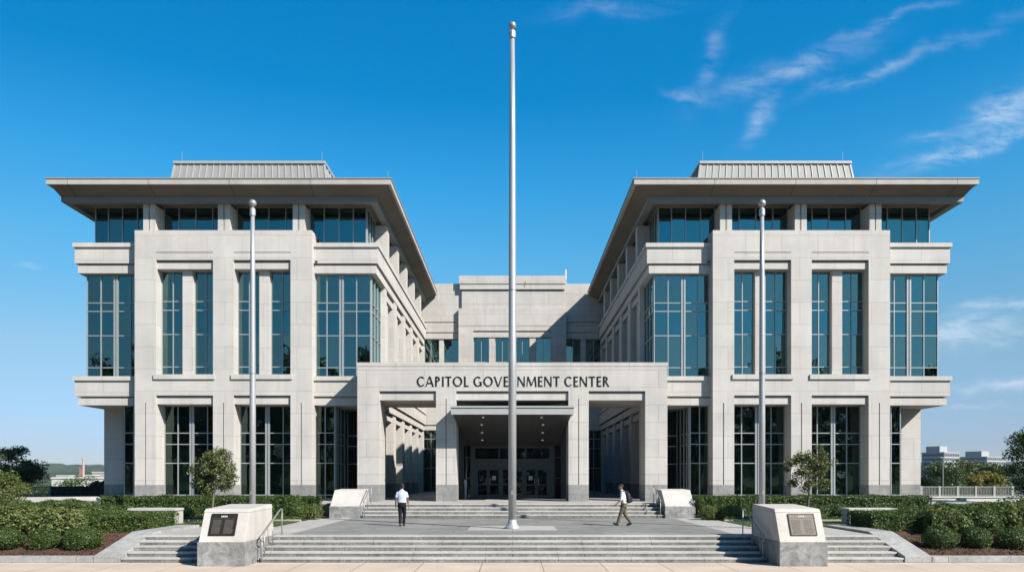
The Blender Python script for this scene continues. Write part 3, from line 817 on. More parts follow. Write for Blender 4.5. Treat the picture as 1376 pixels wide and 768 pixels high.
for s in (-1, 1): ew.box(s*3.16, s*4.3, yd, yd+.2, G, 4.8)
en = ew.build('entrance_screen', M['dframe'], BL)
gp = MB()
for (a, b_, z0, z1) in ((-2.36,2.36,3.95,4.62), (-3.08,-2.65,G,4.8), (2.65,3.08,G,4.8)): gp.box(a, b_, yd+.02, yd+.03, z0, z1)
gp.build('pane', M['glass_door'], en, origin=parent_origin(BL))
for i, (a, b_) in enumerate(((-2.26,-1.54), (-1.52,-.80), (-.68,-.01), (.01,.68), (.80,1.52), (1.54,2.26))):
    d = MB()
    d.box(a, a+.08, yd-.03, yd+.03, G+.02, 3.34); d.box(b_-.08, b_, yd-.03, yd+.03, G+.02, 3.34)
    d.box(a+.08, b_-.08, yd-.03, yd+.03, 3.24, 3.34); d.box(a+.08, b_-.08, yd-.03, yd+.03, G+.02, G+.24); d.box(a+.08, b_-.08, yd-.03, yd+.03, 2.28, 2.34)
    do = d.build('door', M['dframe'], BL)
    g_ = MB(); g_.box(a+.08, b_-.08, yd-.005, yd+.005, G+.24, 3.24); g_.build('pane', M['glass_door'], do, origin=parent_origin(BL))
    hx = b_-.12 if i % 2 == 0 else a+.12
    h = MB(); h.tube([(hx, yd-.03, 2.3), (hx, yd-.09, 2.32), (hx, yd-.09, 2.68), (hx, yd-.03, 2.7)], .018, 6); h.build('handle', M['steel'], do, origin=parent_origin(BL))
    if i in (1, 4):
        n_ = MB(); c = (a+b_)/2; n_.box(c-.12, c+.12, yd-.02, yd-.012, 2.6, 2.86); n_.build('notice', M['paper'], do, origin=parent_origin(BL))
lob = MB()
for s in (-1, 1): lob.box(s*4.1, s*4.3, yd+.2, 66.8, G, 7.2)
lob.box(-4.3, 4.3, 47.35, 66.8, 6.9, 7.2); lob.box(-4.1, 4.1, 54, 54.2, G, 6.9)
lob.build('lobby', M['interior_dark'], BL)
ic = MB(); ic.box(-2.98, -2.86, 46.5, 46.6, G, 2.45); ic.box(-3.0, -2.84, 46.47, 46.6, 2.2, 2.62)
tag(ic.build('card_reader_post', M['paper'], origin=(-2.92,46.55,G)), 'slim pale card reader post standing left of the entrance doors', 'post')

# ------------------------------------------------------------------ pedestals, step blocks, rails, poles
def pedestal(name, xa, xb, y0, z0, zm, zt, back, depth, label, cat, cap=True):
    x0, x1 = min(xa, xb), max(xa, xb)
    r = empty(name, ((x0+x1)/2, y0+depth/2, z0), label, cat)
    mb = MB(); mb.box(x0-.03, x1+.03, y0, y0+depth, z0-.06, zm); mb.build('plinth', M['mottled'], r, bevel=.015)
    mb = MB()
    cz = zt-.13 if cap else zt
    f = (cz-zm)/(zt-zm)
    mb.hexa([(x0,y0+.05,zm),(x1,y0+.05,zm),(x1,y0+depth-.03,zm),(x0,y0+depth-.03,zm),(x0,y0+.05+back*f,cz),(x1,y0+.05+back*f,cz),(x1,y0+depth-.03,cz+.04),(x0,y0+depth-.03,cz+.04)])
    mb.build('body', M['pedestal'], r, bevel=.012)
    if cap:
        mb = MB(); g0 = .004
        mb.hexa([(x0-.012,y0+.04+back*f,cz+g0),(x1+.012,y0+.04+back*f,cz+g0),(x1+.012,y0+depth-.02,cz+.044),(x0-.012,y0+depth-.02,cz+.044),
                 (x0+.01,y0+.07+back,zt-.02),(x1-.01,y0+.07+back,zt-.02),(x1-.01,y0+depth-.05,zt+.06),(x0+.01,y0+depth-.05,zt+.06)])
        mb.build('cap', M['pedestal'], r, bevel=.01)
    return r

for s in (-1, 1):
    side = 'left' if s < 0 else 'right'
    bro = ('dark bronze plaque', 'left of the broad lower steps') if s < 0 else ('worn grey-brown plaque', 'right of the broad lower steps')
    pr = pedestal('plaque_pedestal', s*8.42, s*9.87, 23.36, 0, .755, 1.80, .5, 2.75, 'sloped limestone pedestal carrying a %s, %s' % bro, 'pedestal')
    # plaque lies on the sloping face
    zA, zB = .95, 1.62
    yA = lambda z: 23.41+.5*(z-.755)/1.045
    nrm = Vector((0, -1.045, .5)).normalized()
    xa, xb = (-9.60, -8.77) if s < 0 else (8.80, 9.63)
    def plate(x0, x1, z0, z1, h0, h1, mb, m=0):
        q = [Vector((x0,yA(z0),z0)), Vector((x1,yA(z0),z0)), Vector((x1,yA(z1),z1)), Vector((x0,yA(z1),z1))]
        mb.hexa([p+nrm*h0 for p in q] + [p+nrm*h1 for p in q], m)
    mb = MB(); plate(xa, xb, zA, zB, -.01, .03, mb)
    pq = mb.build('plaque', M['bronze'] if s < 0 else M['bronze_hi'], pr)
    mb = MB()
    for (a0, a1, c0, c1) in ((xa, xb, zA, zA+.025), (xa, xb, zB-.025, zB), (xa, xa+.025, zA+.025, zB-.025), (xb-.025, xb, zA+.025, zB-.025)):
        plate(a0, a1, c0, c1, .03, .042, mb)
    mb.build('rim', M['bronze'], pq, origin=parent_origin(pr))
    mb = MB(); rr = random.Random(3)
    xm = (xa+xb)/2
    # illegible relief: a short raised heading and two columns of fine relief lines
    for k in range(4): plate(xm-.1+k*.052, xm-.1+k*.052+.036, zB-.11, zB-.065, .03, .036, mb, 1)
    plate(xa+.05, xb-.05, zB-.15, zB-.145, .03, .034, mb, 0)
    for i in range(15):
        z = zB-.2-i*.029
        for (c0, c1) in ((xa+.07, xm-.04), (xm+.04, xb-.07)):
            plate(c0, c1-rr.uniform(0, .06), z-.007, z+.007, .03, .0335, mb, 0)
    mb.build('relief', [M['bronze_hi'] if s < 0 else M['bronze'], M['paper']], pq, origin=parent_origin(pr))
    # blocks beside the upper steps
    pedestal('step_block', s*7.62, s*9.08, 37.0, PZ, 1.34, 2.13, 1.0, 2.5, 'sloped pale stone block at the %s end of the upper steps' % side, 'stone block', cap=False)
    # hand rails
    x = s*8.2
    r = empty('handrail', (x, 25.3, 0), 'steel handrail beside the plaque pedestal at the %s of the lower steps' % side, 'handrail')
    mb = MB()
    pts = [(x,24.55,.66),(x,24.30,.72),(x,24.22,.80),(x,24.32,.90),(x,24.55,.98),(x,26.2,1.62),(x,26.35,1.66),(x,26.5,1.66)]
    mb.tube(pts, .026, 8); mb.build('rail', M['steel'], r, smooth=True)
    for (y, z0, z1) in ((24.36,0,.90),(24.62,.15,1.0),(25.45,.45,1.33),(26.48,PZ,1.66)):
        mb = MB(); mb.tube([(x,y,z0),(x,y,z1)], .02, 8); mb.lathe([(.045,0),(.045,.015)], (x,y,z0), 10); mb.build('post', M['steel'], r, smooth=True)
    x = s*7.36
    r = empty('handrail', (x, 38, PZ), 'short steel handrail beside the %s stone block of the upper steps' % side, 'handrail')
    mb = MB(); mb.tube([(x,36.95,1.55),(x,36.98,1.63),(x,37.1,1.68),(x,38.6,2.32),(x,38.8,2.34)], .028, 8); mb.build('rail', M['steel'], r, smooth=True)
    for (y, z0, z1) in ((37.0,PZ,1.64),(37.9,PZ+.5,2.0),(38.75,G,2.34)):
        mb = MB(); mb.tube([(x,y,z0),(x,y,z1)], .022, 8); mb.build('post', M['steel'], r, smooth=True)

def flagpole(x, y, z, H, rb, rt, label):
    r = empty('flagpole', (x, y, z), label, 'flagpole')
    mb = MB()
    mb.lathe([(rb, .05), (rb, H*.35), (rb*.93, H*.5), ((rb+rt)*.5, H*.78), (rt, H-.62)], (x, y, z), 24); mb.build('pole', M['pole'], r, smooth=True)
    mb = MB(); mb.lathe([(rb*2.1, 0), (rb*2.1, .05), (rb*1.7, .10), (rb*1.25, .2), (rb*1.05, .34), (rb*1.0, .36)], (x, y, z), 24); mb.build('base_collar', M['pole'], r, smooth=True)
    mb = MB(); mb.lathe([(rt, H-.64), (rt*1.5, H-.62), (rt*1.5, H-.38), (rt*1.1, H-.33), (rt*.45, H-.3), (rt*.45, H-.2)], (x, y, z), 18); mb.build('truck', M['pole'], r)
    mb = MB(); R_ = .15
    mb.lathe([(max(.005, R_*math.sin(a)), H-R_-R_*math.cos(a)+.02) for a in [PI*k/12 for k in range(13)]], (x, y, z), 18); mb.build('finial', M['knob'], r, smooth=True)
    mb = MB(); mb.box(x-.05, x+.05, y-rb-.05, y-rb+.02, z+1.35, z+1.5); mb.build('cleat', M['steel'], r)
    mb = MB(); mb.lathe([(rb*1.03, 0), (rb*1.03, .06)], (x, y, z+H*.47), 24); mb.build('joint_ring', M['steel'], r)
    return r
flagpole(0, 29.4, PZ+.012, 19.97, .155, .09, 'tall bare aluminium flagpole in the middle of the plaza')
flagpole(-10.33, 29.6, PZ, 13.05, .12, .075, 'shorter bare flagpole behind the left plaque pedestal')
flagpole(9.93, 29.6, PZ, 13.05, .12, .075, 'shorter bare flagpole behind the right plaque pedestal')

for s in (-1, 1):
    mb = MB(); mb.box(s*14.5, s*16.5, 32.0, 32.8, .7, 1.34); mb.box(s*14.46, s*16.54, 31.96, 32.84, 1.344, 1.45)
    tag(mb.build('stone_bench', M['pedestal'], origin=(s*15.4,32.1,.72), bevel=.015), 'low pale stone bench wall behind the clipped hedge at the %s' % ('left' if s < 0 else 'right'), 'bench')

# ------------------------------------------------------------------ vegetation
def leaf_mesh(name, pts, nrm, size, mat, parent=None, origin=(0,0,0), seed=1, spread=.8, aspect=.55):
    rs = np.random.RandomState(seed)
    n = len(pts)
    d = nrm + rs.normal(size=(n,3))*spread
    d /= np.linalg.norm(d, axis=1)[:,None]+1e-9
    a = rs.normal(size=(n,3)); a -= d*(a*d).sum(1)[:,None]; a /= np.linalg.norm(a, axis=1)[:,None]+1e-9
    w = np.cross(d, a)
    L = (size*rs.uniform(.65, 1.35, n))[:,None]
    pts = pts-np.array(origin)
    v = np.empty((n,4,3))
    v[:,0] = pts-a*L*.5; v[:,1] = pts+w*L*aspect*.5+d*L*.06; v[:,2] = pts+a*L*.5-d*L*.05; v[:,3] = pts-w*L*aspect*.5+d*L*.06
    me = bpy.data.meshes.new(name)
    me.vertices.add(4*n); me.vertices.foreach_set('co', v.reshape(-1).astype(np.float32))
    me.loops.add(4*n); me.loops.foreach_set('vertex_index', np.arange(4*n, dtype=np.int32))
    me.polygons.add(n); me.polygons.foreach_set('loop_start', (np.arange(n)*4).astype(np.int32))
    try: me.polygons.foreach_set('loop_total', np.full(n, 4, dtype=np.int32))
    except Exception: pass
    me.materials.append(mat); me.update(); me.validate()
    o = bpy.data.objects.new(name, me)
    if parent is None: o.location = origin
    return link(o, parent)

def lump(dirs, seed, amp):
    rs = np.random.RandomState(seed); f = np.zeros(len(dirs))
    for k in range(7):
        w = rs.normal(size=3)*rs.uniform(2, 6); f += np.sin(dirs @ w + rs.uniform(0, 6))*amp/ (1+k*.25)
    return f

def blob_points(c, r, n, seed, amp=.06, depth=.3, zmin=-.75):
    rs = np.random.RandomState(seed)
    d = rs.normal(size=(int(n*1.6),3)); d /= np.linalg.norm(d, axis=1)[:,None]
    d = d[d[:,2] > zmin][:n]
    rad = 1+lump(d, seed, amp)-depth*rs.uniform(0, 1, len(d))**2.2
    p = d*rad[:,None]*np.array(r)+np.array(c)
    return p, d

def core_mesh(name, c, r, seed, mat, parent, amp=.06, scale=.72):
    mb = MB(); nu, nv = 16, 9
    for j in range(nv+1):
        for i in range(nu):
            th, ph = PI*j/nv, 2*PI*i/nu
            d = np.array([[math.sin(th)*math.cos(ph), math.sin(th)*math.sin(ph), math.cos(th)]])
            k = (1+lump(d, seed, amp)[0])*scale
            mb.v.append((c[0]+d[0,0]*r[0]*k, c[1]+d[0,1]*r[1]*k, c[2]+d[0,2]*r[2]*k))
    for j in range(nv):
        for i in range(nu):
            mb.f.append((j*nu+i, (j+1)*nu+i, (j+1)*nu+(i+1)%nu, j*nu+(i+1)%nu)); mb.m.append(0)
    return mb.build(name, mat, parent, smooth=True)

seedc = [100]
def shrub(name, c, r, n, size, mat, label, group=None, amp=.06, depth=.3):
    """rounded shrub: leafy outside, twiggy inside"""
    seedc[0] += 1
    base = (c[0], c[1], c[2]-r[2]*.8)
    root = empty(name, base, label, 'shrub', group)
    p, d = blob_points(c, r, n, seedc[0], amp, depth)
    leaf_mesh('foliage', p, d*.9+np.array([0,0,.35]), size, mat, root, base, seedc[0])
    core_mesh('branches', c, r, seedc[0], M['leaf_hedge'], root, amp)
    return root

def hedge(x0, x1, y0, y1, z0, z1, n, size, mat, label, soft=.12, wav=.05):
    seedc[0] += 1; rs = np.random.RandomState(seedc[0])
    base = ((x0+x1)/2, (y0+y1)/2, z0)
    root = empty('hedge', base, label, 'hedge')
    ar = [(x1-x0)*(y1-y0), (x1-x0)*(z1-z0), (y1-y0)*(z1-z0)*2]
    pr = np.array(ar)/sum(ar); cnt = (pr*n).astype(int)
    P_, N_ = [], []
    u = rs.uniform(size=(cnt[0],2)); P_.append(np.c_[x0+u[:,0]*(x1-x0), y0+u[:,1]*(y1-y0), np.full(cnt[0], z1)]); N_.append(np.tile([0,0,1.], (cnt[0],1)))
    u = rs.uniform(size=(cnt[1],2)); P_.append(np.c_[x0+u[:,0]*(x1-x0), np.full(cnt[1], y0), z0+u[:,1]*(z1-z0)]); N_.append(np.tile([0,-1.,.25], (cnt[1],1)))
    u = rs.uniform(size=(cnt[2],2)); sd = rs.randint(0, 2, cnt[2]); P_.append(np.c_[np.where(sd, x1, x0), y0+u[:,0]*(y1-y0), z0+u[:,1]*(z1-z0)]); N_.append(np.c_[np.where(sd, 1., -1.), np.zeros(cnt[2]), np.full(cnt[2], .25)])
    p = np.concatenate(P_); nn = np.concatenate(N_)
    wv = np.sin(p[:,0]*2.1+seedc[0])*.5+np.sin(p[:,0]*5.3+p[:,1]*3)*.3+np.sin(p[:,0]*9.1+p[:,2]*7)*.2
    p += nn*(wv*wav)[:,None] - nn*(soft*rs.uniform(0, 1, len(p))**2)[:,None]+rs.normal(size=p.shape)*.018
    # round the top edges
    top = (p[:,2] > z1-.12); cy = (y0+y1)/2
    p[:,2] -= np.where(top, .10*(np.abs(p[:,1]-cy)/((y1-y0)/2))**6, 0)
    leaf_mesh('foliage', p, nn+np.array([0,0,.2]), size, mat, root, base, seedc[0])
    mb = MB(); q = .13; mb.box(x0+q, x1-q, y0+q, y1-q, z0, z1-q); mb.build('branches', M['leaf_hedge'], root)
    return root

def tree(name, x, y, z, H, crown, n, size, mat, label, trunk_r=.06, clumps=26, seed=1, group=None, leaders=5, crown_base=None, amp=.08, fill=.45, clump_r=.30):
    """tapered trunk with limbs; leaves gathered in clumps through the crown volume"""
    rs = np.random.RandomState(seed)
    root = empty(name, (x, y, z), label, 'tree', group)
    (rx, ry, rz) = crown; cz = z+H-rz
    mb = MB(); top = z+H-rz*.75; fork = cz-rz*.85 if crown_base is None else crown_base
    mid = (x+rs.uniform(-.05, .05)*rx, y, (z+fork)/2)
    mb.tube([(x, y, z-.1), (x, y, z+.05), mid, (x, y, fork), (x, y, top)], [trunk_r*1.5, trunk_r*1.15, trunk_r, trunk_r*.9, trunk_r*.35], 8)
    cs = []
    k = 0
    while len(cs) < clumps and k < 4000:
        k += 1
        d = rs.uniform(-1, 1, 3)
        q = np.linalg.norm(d)
        if q > 1 or q < fill*rs.uniform(0, 1): continue
        if rs.uniform() < .15: d *= 1.12
        cs.append((x+d[0]*rx*.82, y+d[1]*ry*.82, cz+d[2]*rz*.82))
    for i, c in enumerate(cs):
        if i % max(1, len(cs)//(leaders*3)) == 0:
            st = Vector((x, y, fork+(top-fork)*rs.uniform(0, .7))); c_ = Vector(c)
            m1 = st.lerp(c_, .5)+Vector((0, 0, .12*(c_-st).length))
            mb.tube([st, m1, c_], [trunk_r*.45, trunk_r*.28, trunk_r*.1], 6, caps=False)
    mb.build('trunk', M['bark'], root, smooth=True)
    per = n//len(cs); P_, N_ = [], []
    for i, c in enumerate(cs):
        rr = clump_r*rs.uniform(.7, 1.3)
        d = rs.normal(size=(per,3)); d /= np.linalg.norm(d, axis=1)[:,None]
        rad = rs.uniform(.0, 1, per)**.5
        P_.append(np.array(c)+d*rad[:,None]*np.array([rx, ry, rz*.8])*rr); N_.append(d*.5+np.array([0,0,.6]))
    leaf_mesh('crown', np.concatenate(P_), np.concatenate(N_), size, mat, root, (x, y, z), seed)
    return root

# hedges along the building
hedge(-20.6, -9.7, 36.9, 38.1, .75, 1.84, 15000, .085, M['leaf_hedge'], 'long clipped hedge below the left wing windows')
hedge(9.2, 20.8, 36.9, 38.1, .75, 1.86, 15000, .085, M['leaf_hedge'], 'long clipped hedge below the right wing windows')
hedge(20.9, 24.5, 35.4, 37.0, .75, 1.5, 6000, .085, M['leaf_mid'], 'loose dark hedge continuing beyond the end of the right wing', wav=.12)
hedge(-25.5, -20.7, 35.6, 37.2, .75, 1.62, 7000, .085, M['leaf_mid'], 'loose hedge continuing beyond the end of the left wing', wav=.12)
hedge(-16.9, -13.9, 28.5, 31.0, .5, 1.40, 12000, .07, M['leaf_mid'], 'low clipped hedge block at the left end of the plaza', wav=.06)
hedge(13.9, 16.6, 28.7, 31.0, .5, 1.44, 12000, .07, M['leaf_hedge'], 'low clipped hedge block at the right end of the plaza', wav=.06)
# front shrubs
shrub('round_shrub', (-17.75, 25.9, .62), (.74,.62,.44), 4800, .055, M['leaf_hedge'], 'round clipped shrub at the left edge of the front mulch bed', depth=.2)
shrub('round_shrub', (-16.28, 26.0, .60), (.52,.5,.42), 3800, .055, M['leaf_hedge'], 'smallest round shrub, between two larger ones in the left mulch bed', depth=.2)
shrub('round_shrub', (-15.0, 26.0, .63), (.62,.58,.45), 4600, .055, M['leaf_hedge'], 'round clipped shrub beside the left cheek wall', depth=.2)
shrub('round_shrub', (14.98, 26.1, .66), (.56,.54,.46), 4400, .055, M['leaf_hedge'], 'round clipped shrub beside the right cheek wall', depth=.2)
shrub('round_shrub', (16.3, 26.2, .62), (.47,.48,.43), 4200, .055, M['leaf_hedge'], 'middle round shrub of the right mulch bed', depth=.2)
shrub('round_shrub', (17.55, 26.1, .62), (.56,.55,.44), 4600, .055, M['leaf_hedge'], 'round shrub at the right edge of the front mulch bed', depth=.2)
shrub('leafy_shrub', (-19.2, 29.0, 1.0), (1.25,.85,.66), 4200, .125, M['leaf_light'], 'large pale green leafy shrub at the left edge, behind the round shrubs', amp=.12)
shrub('leafy_shrub', (-17.3, 28.4, 1.0), (1.1,.8,.62), 4200, .125, M['leaf_light'], 'large light leafy shrub behind the gap between the left round shrubs', amp=.12)
shrub('leafy_shrub', (-18.9, 31.4, 1.22), (1.6,.8,.55), 4600, .11, M['leaf_mid'], 'wide mid green shrub behind the pale leafy shrubs on the left', amp=.12)
shrub('leafy_shrub', (-17.6, 33.0, 1.15), (1.0,.6,.5), 3600, .10, M['leaf_mid'], 'low shrub left of the left bench wall', amp=.1)
shrub('leafy_shrub', (-21.4, 29.5, .95), (1.2,.8,.6), 4200, .11, M['leaf_mid'], 'dark leafy shrub at the far left of the bed', amp=.12)
shrub('leafy_shrub', (16.6, 28.5, 1.12), (.82,.7,.58), 3600, .115, M['leaf_light'], 'pale leafy shrub with light blooms right of the right clipped hedge', amp=.12)
shrub('leafy_shrub', (18.1, 28.8, 1.1), (.8,.7,.56), 4200, .09, M['leaf_mid'], 'dark leafy shrub between the two pale shrubs on the right', amp=.12)
shrub('leafy_shrub', (19.5, 29.2, 1.1), (.8,.7,.58), 3600, .115, M['leaf_light'], 'pale leafy shrub at the right edge, below the dark tree', amp=.12)
shrub('leafy_shrub', (19.2, 31.6, 1.15), (2.2,.8,.5), 6000, .10, M['leaf_hedge'], 'wide green shrub behind the right row of shrubs', amp=.12)
shrub('leafy_shrub', (21.4, 30.8, 1.2), (1.3,.9,.7), 4600, .10, M['leaf_hedge'], 'dark shrub at the foot of the right hand tree', amp=.12)
shrub('small_shrub', (-15.55, 35.4, 1.1), (.45,.4,.32), 2200, .06, M['leaf_light'], 'small round shrub on the lawn left of the left young tree')
shrub('small_shrub', (15.6, 35.4, 1.1), (.42,.4,.34), 2200, .06, M['leaf_mid'], 'small round shrub on the lawn right of the right young tree')
shrub('small_shrub', (-10.3, 35.6, 1.18), (.55,.5,.5), 2600, .065, M['leaf_mid'], 'small bush at the end of the left hedge')
shrub('small_shrub', (-9.6, 35.9, 1.08), (.45,.4,.38), 2200, .065, M['leaf_light'], 'yellowish small bush beside the left stone block')
shrub('small_shrub', (9.45, 35.6, 1.05), (.5,.4,.4), 2400, .065, M['leaf_light'], 'yellowish small bush beside the right stone block')
shrub('small_shrub', (10.35, 35.4, 1.1), (.6,.5,.42), 2800, .065, M['leaf_mid'], 'small bush in front of the right hedge end')
# young trees on the lawns
tree('young_tree', -13.25, 33, PZ, 3.46, (1.12,1.05,1.2), 7000, .10, M['leaf_tree'], 'young round crowned tree with olive leaves in front of the left wing', .045, 60, 21, clump_r=.26)
tree('young_tree', 13.15, 33, PZ, 3.52, (1.2,1.05,1.15), 5200, .10, M['leaf_tree'], 'young round crowned tree with sparser leaves in front of the right wing', .045, 54, 22, clump_r=.25)
# trees at the picture edges
tree('broad_tree', -36.8, 54, 1.2, 4.3, (3.2,2.5,2.2), 15000, .15, M['leaf_far'], 'dark spreading tree at the left edge beyond the white wall', .14, 60, 31, clump_r=.24, amp=.2)
tree('small_tree', -27.9, 40.5, 1.3, 2.0, (1.5,1.3,1.15), 7000, .11, M['leaf_light'], 'yellow green small tree at the left edge in front of the white wall', .07, 40, 32)
tree('broad_tree', 29.7, 40.5, 1.2, 5.1, (3.2,2.4,2.5), 21000, .14, M['leaf_dark'], 'dark tree at the right edge in front of the pale fence', .12, 70, 33, clump_r=.23)

# grass and ground cover
rs = np.random.RandomState(9)
for s in (-1, 1):
    n = 26000
    p = np.c_[s*rs.uniform(9.8, 24, n), rs.uniform(30.7, 34.15, n), np.full(n, .775)]
    leaf_mesh('grass', p, np.c_[rs.normal(size=n)*.6, rs.normal(size=n)*.6-.7, np.full(n, .35)], .075, M['grass'], None, (s*12,32,.74), 5, .3, .3)
    o = bpy.context.scene.objects[-1] if False else COL.objects[-1]
    tag(o, 'mown grass on the %s lawn' % ('left' if s < 0 else 'right'), 'grass', kind='stuff')
    n = 12000
    p = np.c_[s*rs.uniform(9.9, 24, n), rs.uniform(34.4, 36.9, n), .83+.14*rs.uniform(0, 1, n)**2]
    leaf_mesh('ground_cover', p, np.tile([0,-.4,1.], (n,1)), .085, M['leaf_mid'], None, (s*12,36,.78), 6)
    tag(COL.objects[-1], 'low leafy ground cover between the lawn kerb and the %s hedge' % ('left' if s < 0 else 'right'), 'ground cover', kind='stuff')
    n = 5000
    p = np.c_[s*rs.uniform(13.9, 26, n), rs.uniform(24.8, 28, n), np.zeros(n)]
    p[:,2] = .19+.6*np.clip((p[:,1]-24.9)/4.5, 0, 1)+.01
    leaf_mesh('bark_chips', p, np.tile([0,-.2,1.], (n,1)), .07, M['mulch'], None, (s*15,26,.2), 7, .7, .6)
    tag(COL.objects[-1], 'loose bark chips on the %s planting bed' % ('left' if s < 0 else 'right'), 'mulch', kind='stuff')

# ------------------------------------------------------------------ fences, walls and the far background
mb = MB(); mb.hexa([(-48,44.6,.6),(-24.3,44.9,.6),(-24.3,45.25,.6),(-48,44.95,.6),(-48,44.6,1.42),(-24.3,44.9,1.62),(-24.3,45.25,1.62),(-48,44.95,1.42)])
tag(mb.build('garden_wall', M['white_wall'], origin=(-36,45,1.2)), 'low white garden wall left of the left wing', 'wall')
mb = MB(); mb.box(25.3, 60, 51.8, 52.2, .5, 1.35)
mb.box(25.3, 60, 51.74, 52.26, 1.354, 1.45)
tag(mb.build('garden_wall', M['white_wall'], origin=(42,52,1.2)), 'low pale concrete wall under the fence right of the right wing', 'wall')
def fence(name, x0, x1, y, z0, z1, mp_, mr, step, post, label, solid=False, postm=None):
    r = empty(name, ((x0+x1)/2, y, z0), label, 'fence')
    n = int((x1-x0)/post)
    for i in range(n+1):
        x = x0+(x1-x0)*i/n; mb = MB(); mb.box(x-.07, x+.07, y-.08, y+.08, z0, z1+.02); mb.build('post', postm or mp_, r)
    mb = MB(); mb.box(x0, x1, y-.05, y+.05, z1-.08, z1); mb.box(x0, x1, y-.045, y+.045, z0+.04, z0+.1); mb.build('rail', mp_, r)
    mb = MB(); k = int((x1-x0)/step)
    for i in range(k):
        x = x0+(x1-x0)*(i+.5)/k; mb.box(x-.02, x+.02, y-.02, y+.02, z0+.1, z1-.08)
    if solid: mb.box(x0, x1, y+.03, y+.045, z0+.1, z1-.08)
    mb.build('bars', mr, r)
fence('metal_fence', -43, -37.2, 60, .56, 2.02, M['fence_pale'], M['fence_pale'], .14, 2.9, 'pale grey barred fence beyond the white wall on the left')
fence('metal_fence', -37.1, -30, 60, .56, 2.04, M['fence_dark'], M['fence_dark'], .14, 2.3, 'dark green solid fence beside the left wing', True)
fence('metal_fence', 26.0, 40, 52, 1.45, 2.14, M['fence_pale'], M['fence_pale'], .11, 1.27, 'pale fence with thin bars along the top of the right garden wall', False, M['conc'])
mb = MB(); mb.box(31.0, 31.5, 51.6, 51.74, .9, 1.36)
tag(mb.build('utility_box', M['fence_dark'], origin=(31.2,51.7,.9)), 'small dark utility box on the right garden wall', 'utility box')

# trees beyond the fences (the ground falls away there)
far = [
    (-57, 98, 2.9, (6,5,3.2), 'leaf_far', 'mid green tree beyond the left fence behind the dark spreading tree'),
    (-61, 97, 2.0, (3.4,4,2.6), 'leaf_mid', 'low rounded tree beyond the pale part of the left fence'),
    (-46.6, 78, 2.0, (2.4,2,1.5), 'leaf_mid', 'leafy low tree beyond the middle of the left fence'),
    (-42.8, 78, 2.3, (2.6,2,1.6), 'leaf_mid', 'leafy low tree beyond the dark green fence'),
    (-84, 130, 1.9, (7,4,3), 'leaf_far', 'wide bushy tree far beyond the pale fence on the left'),
    (-80, 134, 1.5, (7,4,3.2), 'leaf_mid', 'bushy tree far behind the dark spreading tree on the left'),
    (-76.3, 128, 1.3, (5,4,2.8), 'leaf_dark', 'low dark bushy tree far behind the pale fence on the left'),
    (-72.6, 130, 1.7, (5,4,2.8), 'leaf_far', 'low bushy tree far behind the dark green fence on the left'),
    (-40.4, 73, 2.7, (1.2,1.4,1.5), 'leaf_dark', 'very dark tree tight against the left wing corner'),
    (45.7, 80, 4.7, (3.6,3,2.6), 'leaf_far', 'green tree beyond the right fence tight against the right wing'),
    (50.6, 84, 4.6, (3.2,3,2.5), 'leaf_tree', 'brownish green tree beyond the right fence, left of the yellow tree'),
    (50.5, 80, 3.7, (2.5,2.4,2.0), 'leaf_yellow', 'yellow leaved tree beyond the right fence'),
    (58, 92, 4.7, (4.4,3.6,3.0), 'leaf_far', 'deep green round tree beyond the right fence, right of the yellow tree'),
    (66, 98, 4.6, (4.6,3.6,3.0), 'leaf_dark', 'dark green tree beyond the right fence behind the right edge tree'),
    (69, 112, 5.2, (6,4,3.6), 'leaf_dark', 'dark tree crown rising behind the brownish green tree on the right'),
]
def gz(y): return float(np.interp(y, ys, zs))
for i, (x, y, H, cr, mt, lab) in enumerate(far):
    z = gz(y)
    H = H-z
    tree('far_tree', x, y, z, H, cr, 10500, .22 if y < 90 else .27, M[mt], lab, .13, 42, 60+i, 'trees beyond the fences', clump_r=.27)
# wooded lowland and hills on the left and right horizon
def ridge(name, x0, x1, y, zb, base, amp, seed, mat, n=160, depth=160):
    rs = np.random.RandomState(seed); mb = MB(); xsn = np.linspace(x0, x1, n)
    ph = rs.uniform(0, 6, 8); fr = np.array([1.1,2.3,4.1,7.7,13,23,41,67]); am = np.array([1,.8,.6,.45,.5,.45,.35,.25])
    top = [base+amp*sum(a*abs(math.sin(f*(x-x0)/(x1-x0)*6+p)) for a, f, p in zip(am, fr, ph))/2.2 for x in xsn]
    for i in range(n-1):
        a, c = xsn[i], xsn[i+1]
        mb.poly([(a,y,zb),(c,y,zb),(c,y+depth*.25,top[i+1]*.8),(a,y+depth*.25,top[i]*.8)])
        mb.poly([(a,y+depth*.25,top[i]*.8),(c,y+depth*.25,top[i+1]*.8),(c,y+depth*.5,top[i+1]),(a,y+depth*.5,top[i])])
        mb.poly([(a,y+depth*.5,top[i]),(c,y+depth*.5,top[i+1]),(c,y+depth,zb),(a,y+depth,zb)])
    return tag(mb.build(name, mat, smooth=False), kind='structure')
ridge('hills', -1800, 1800, 1500, -10, 13, 14, 4, M['hill'], 420, 400)
ridge('hills', -1200, 1200, 700, -9.5, 1, 5.5, 8, M['hill'], 320, 160)
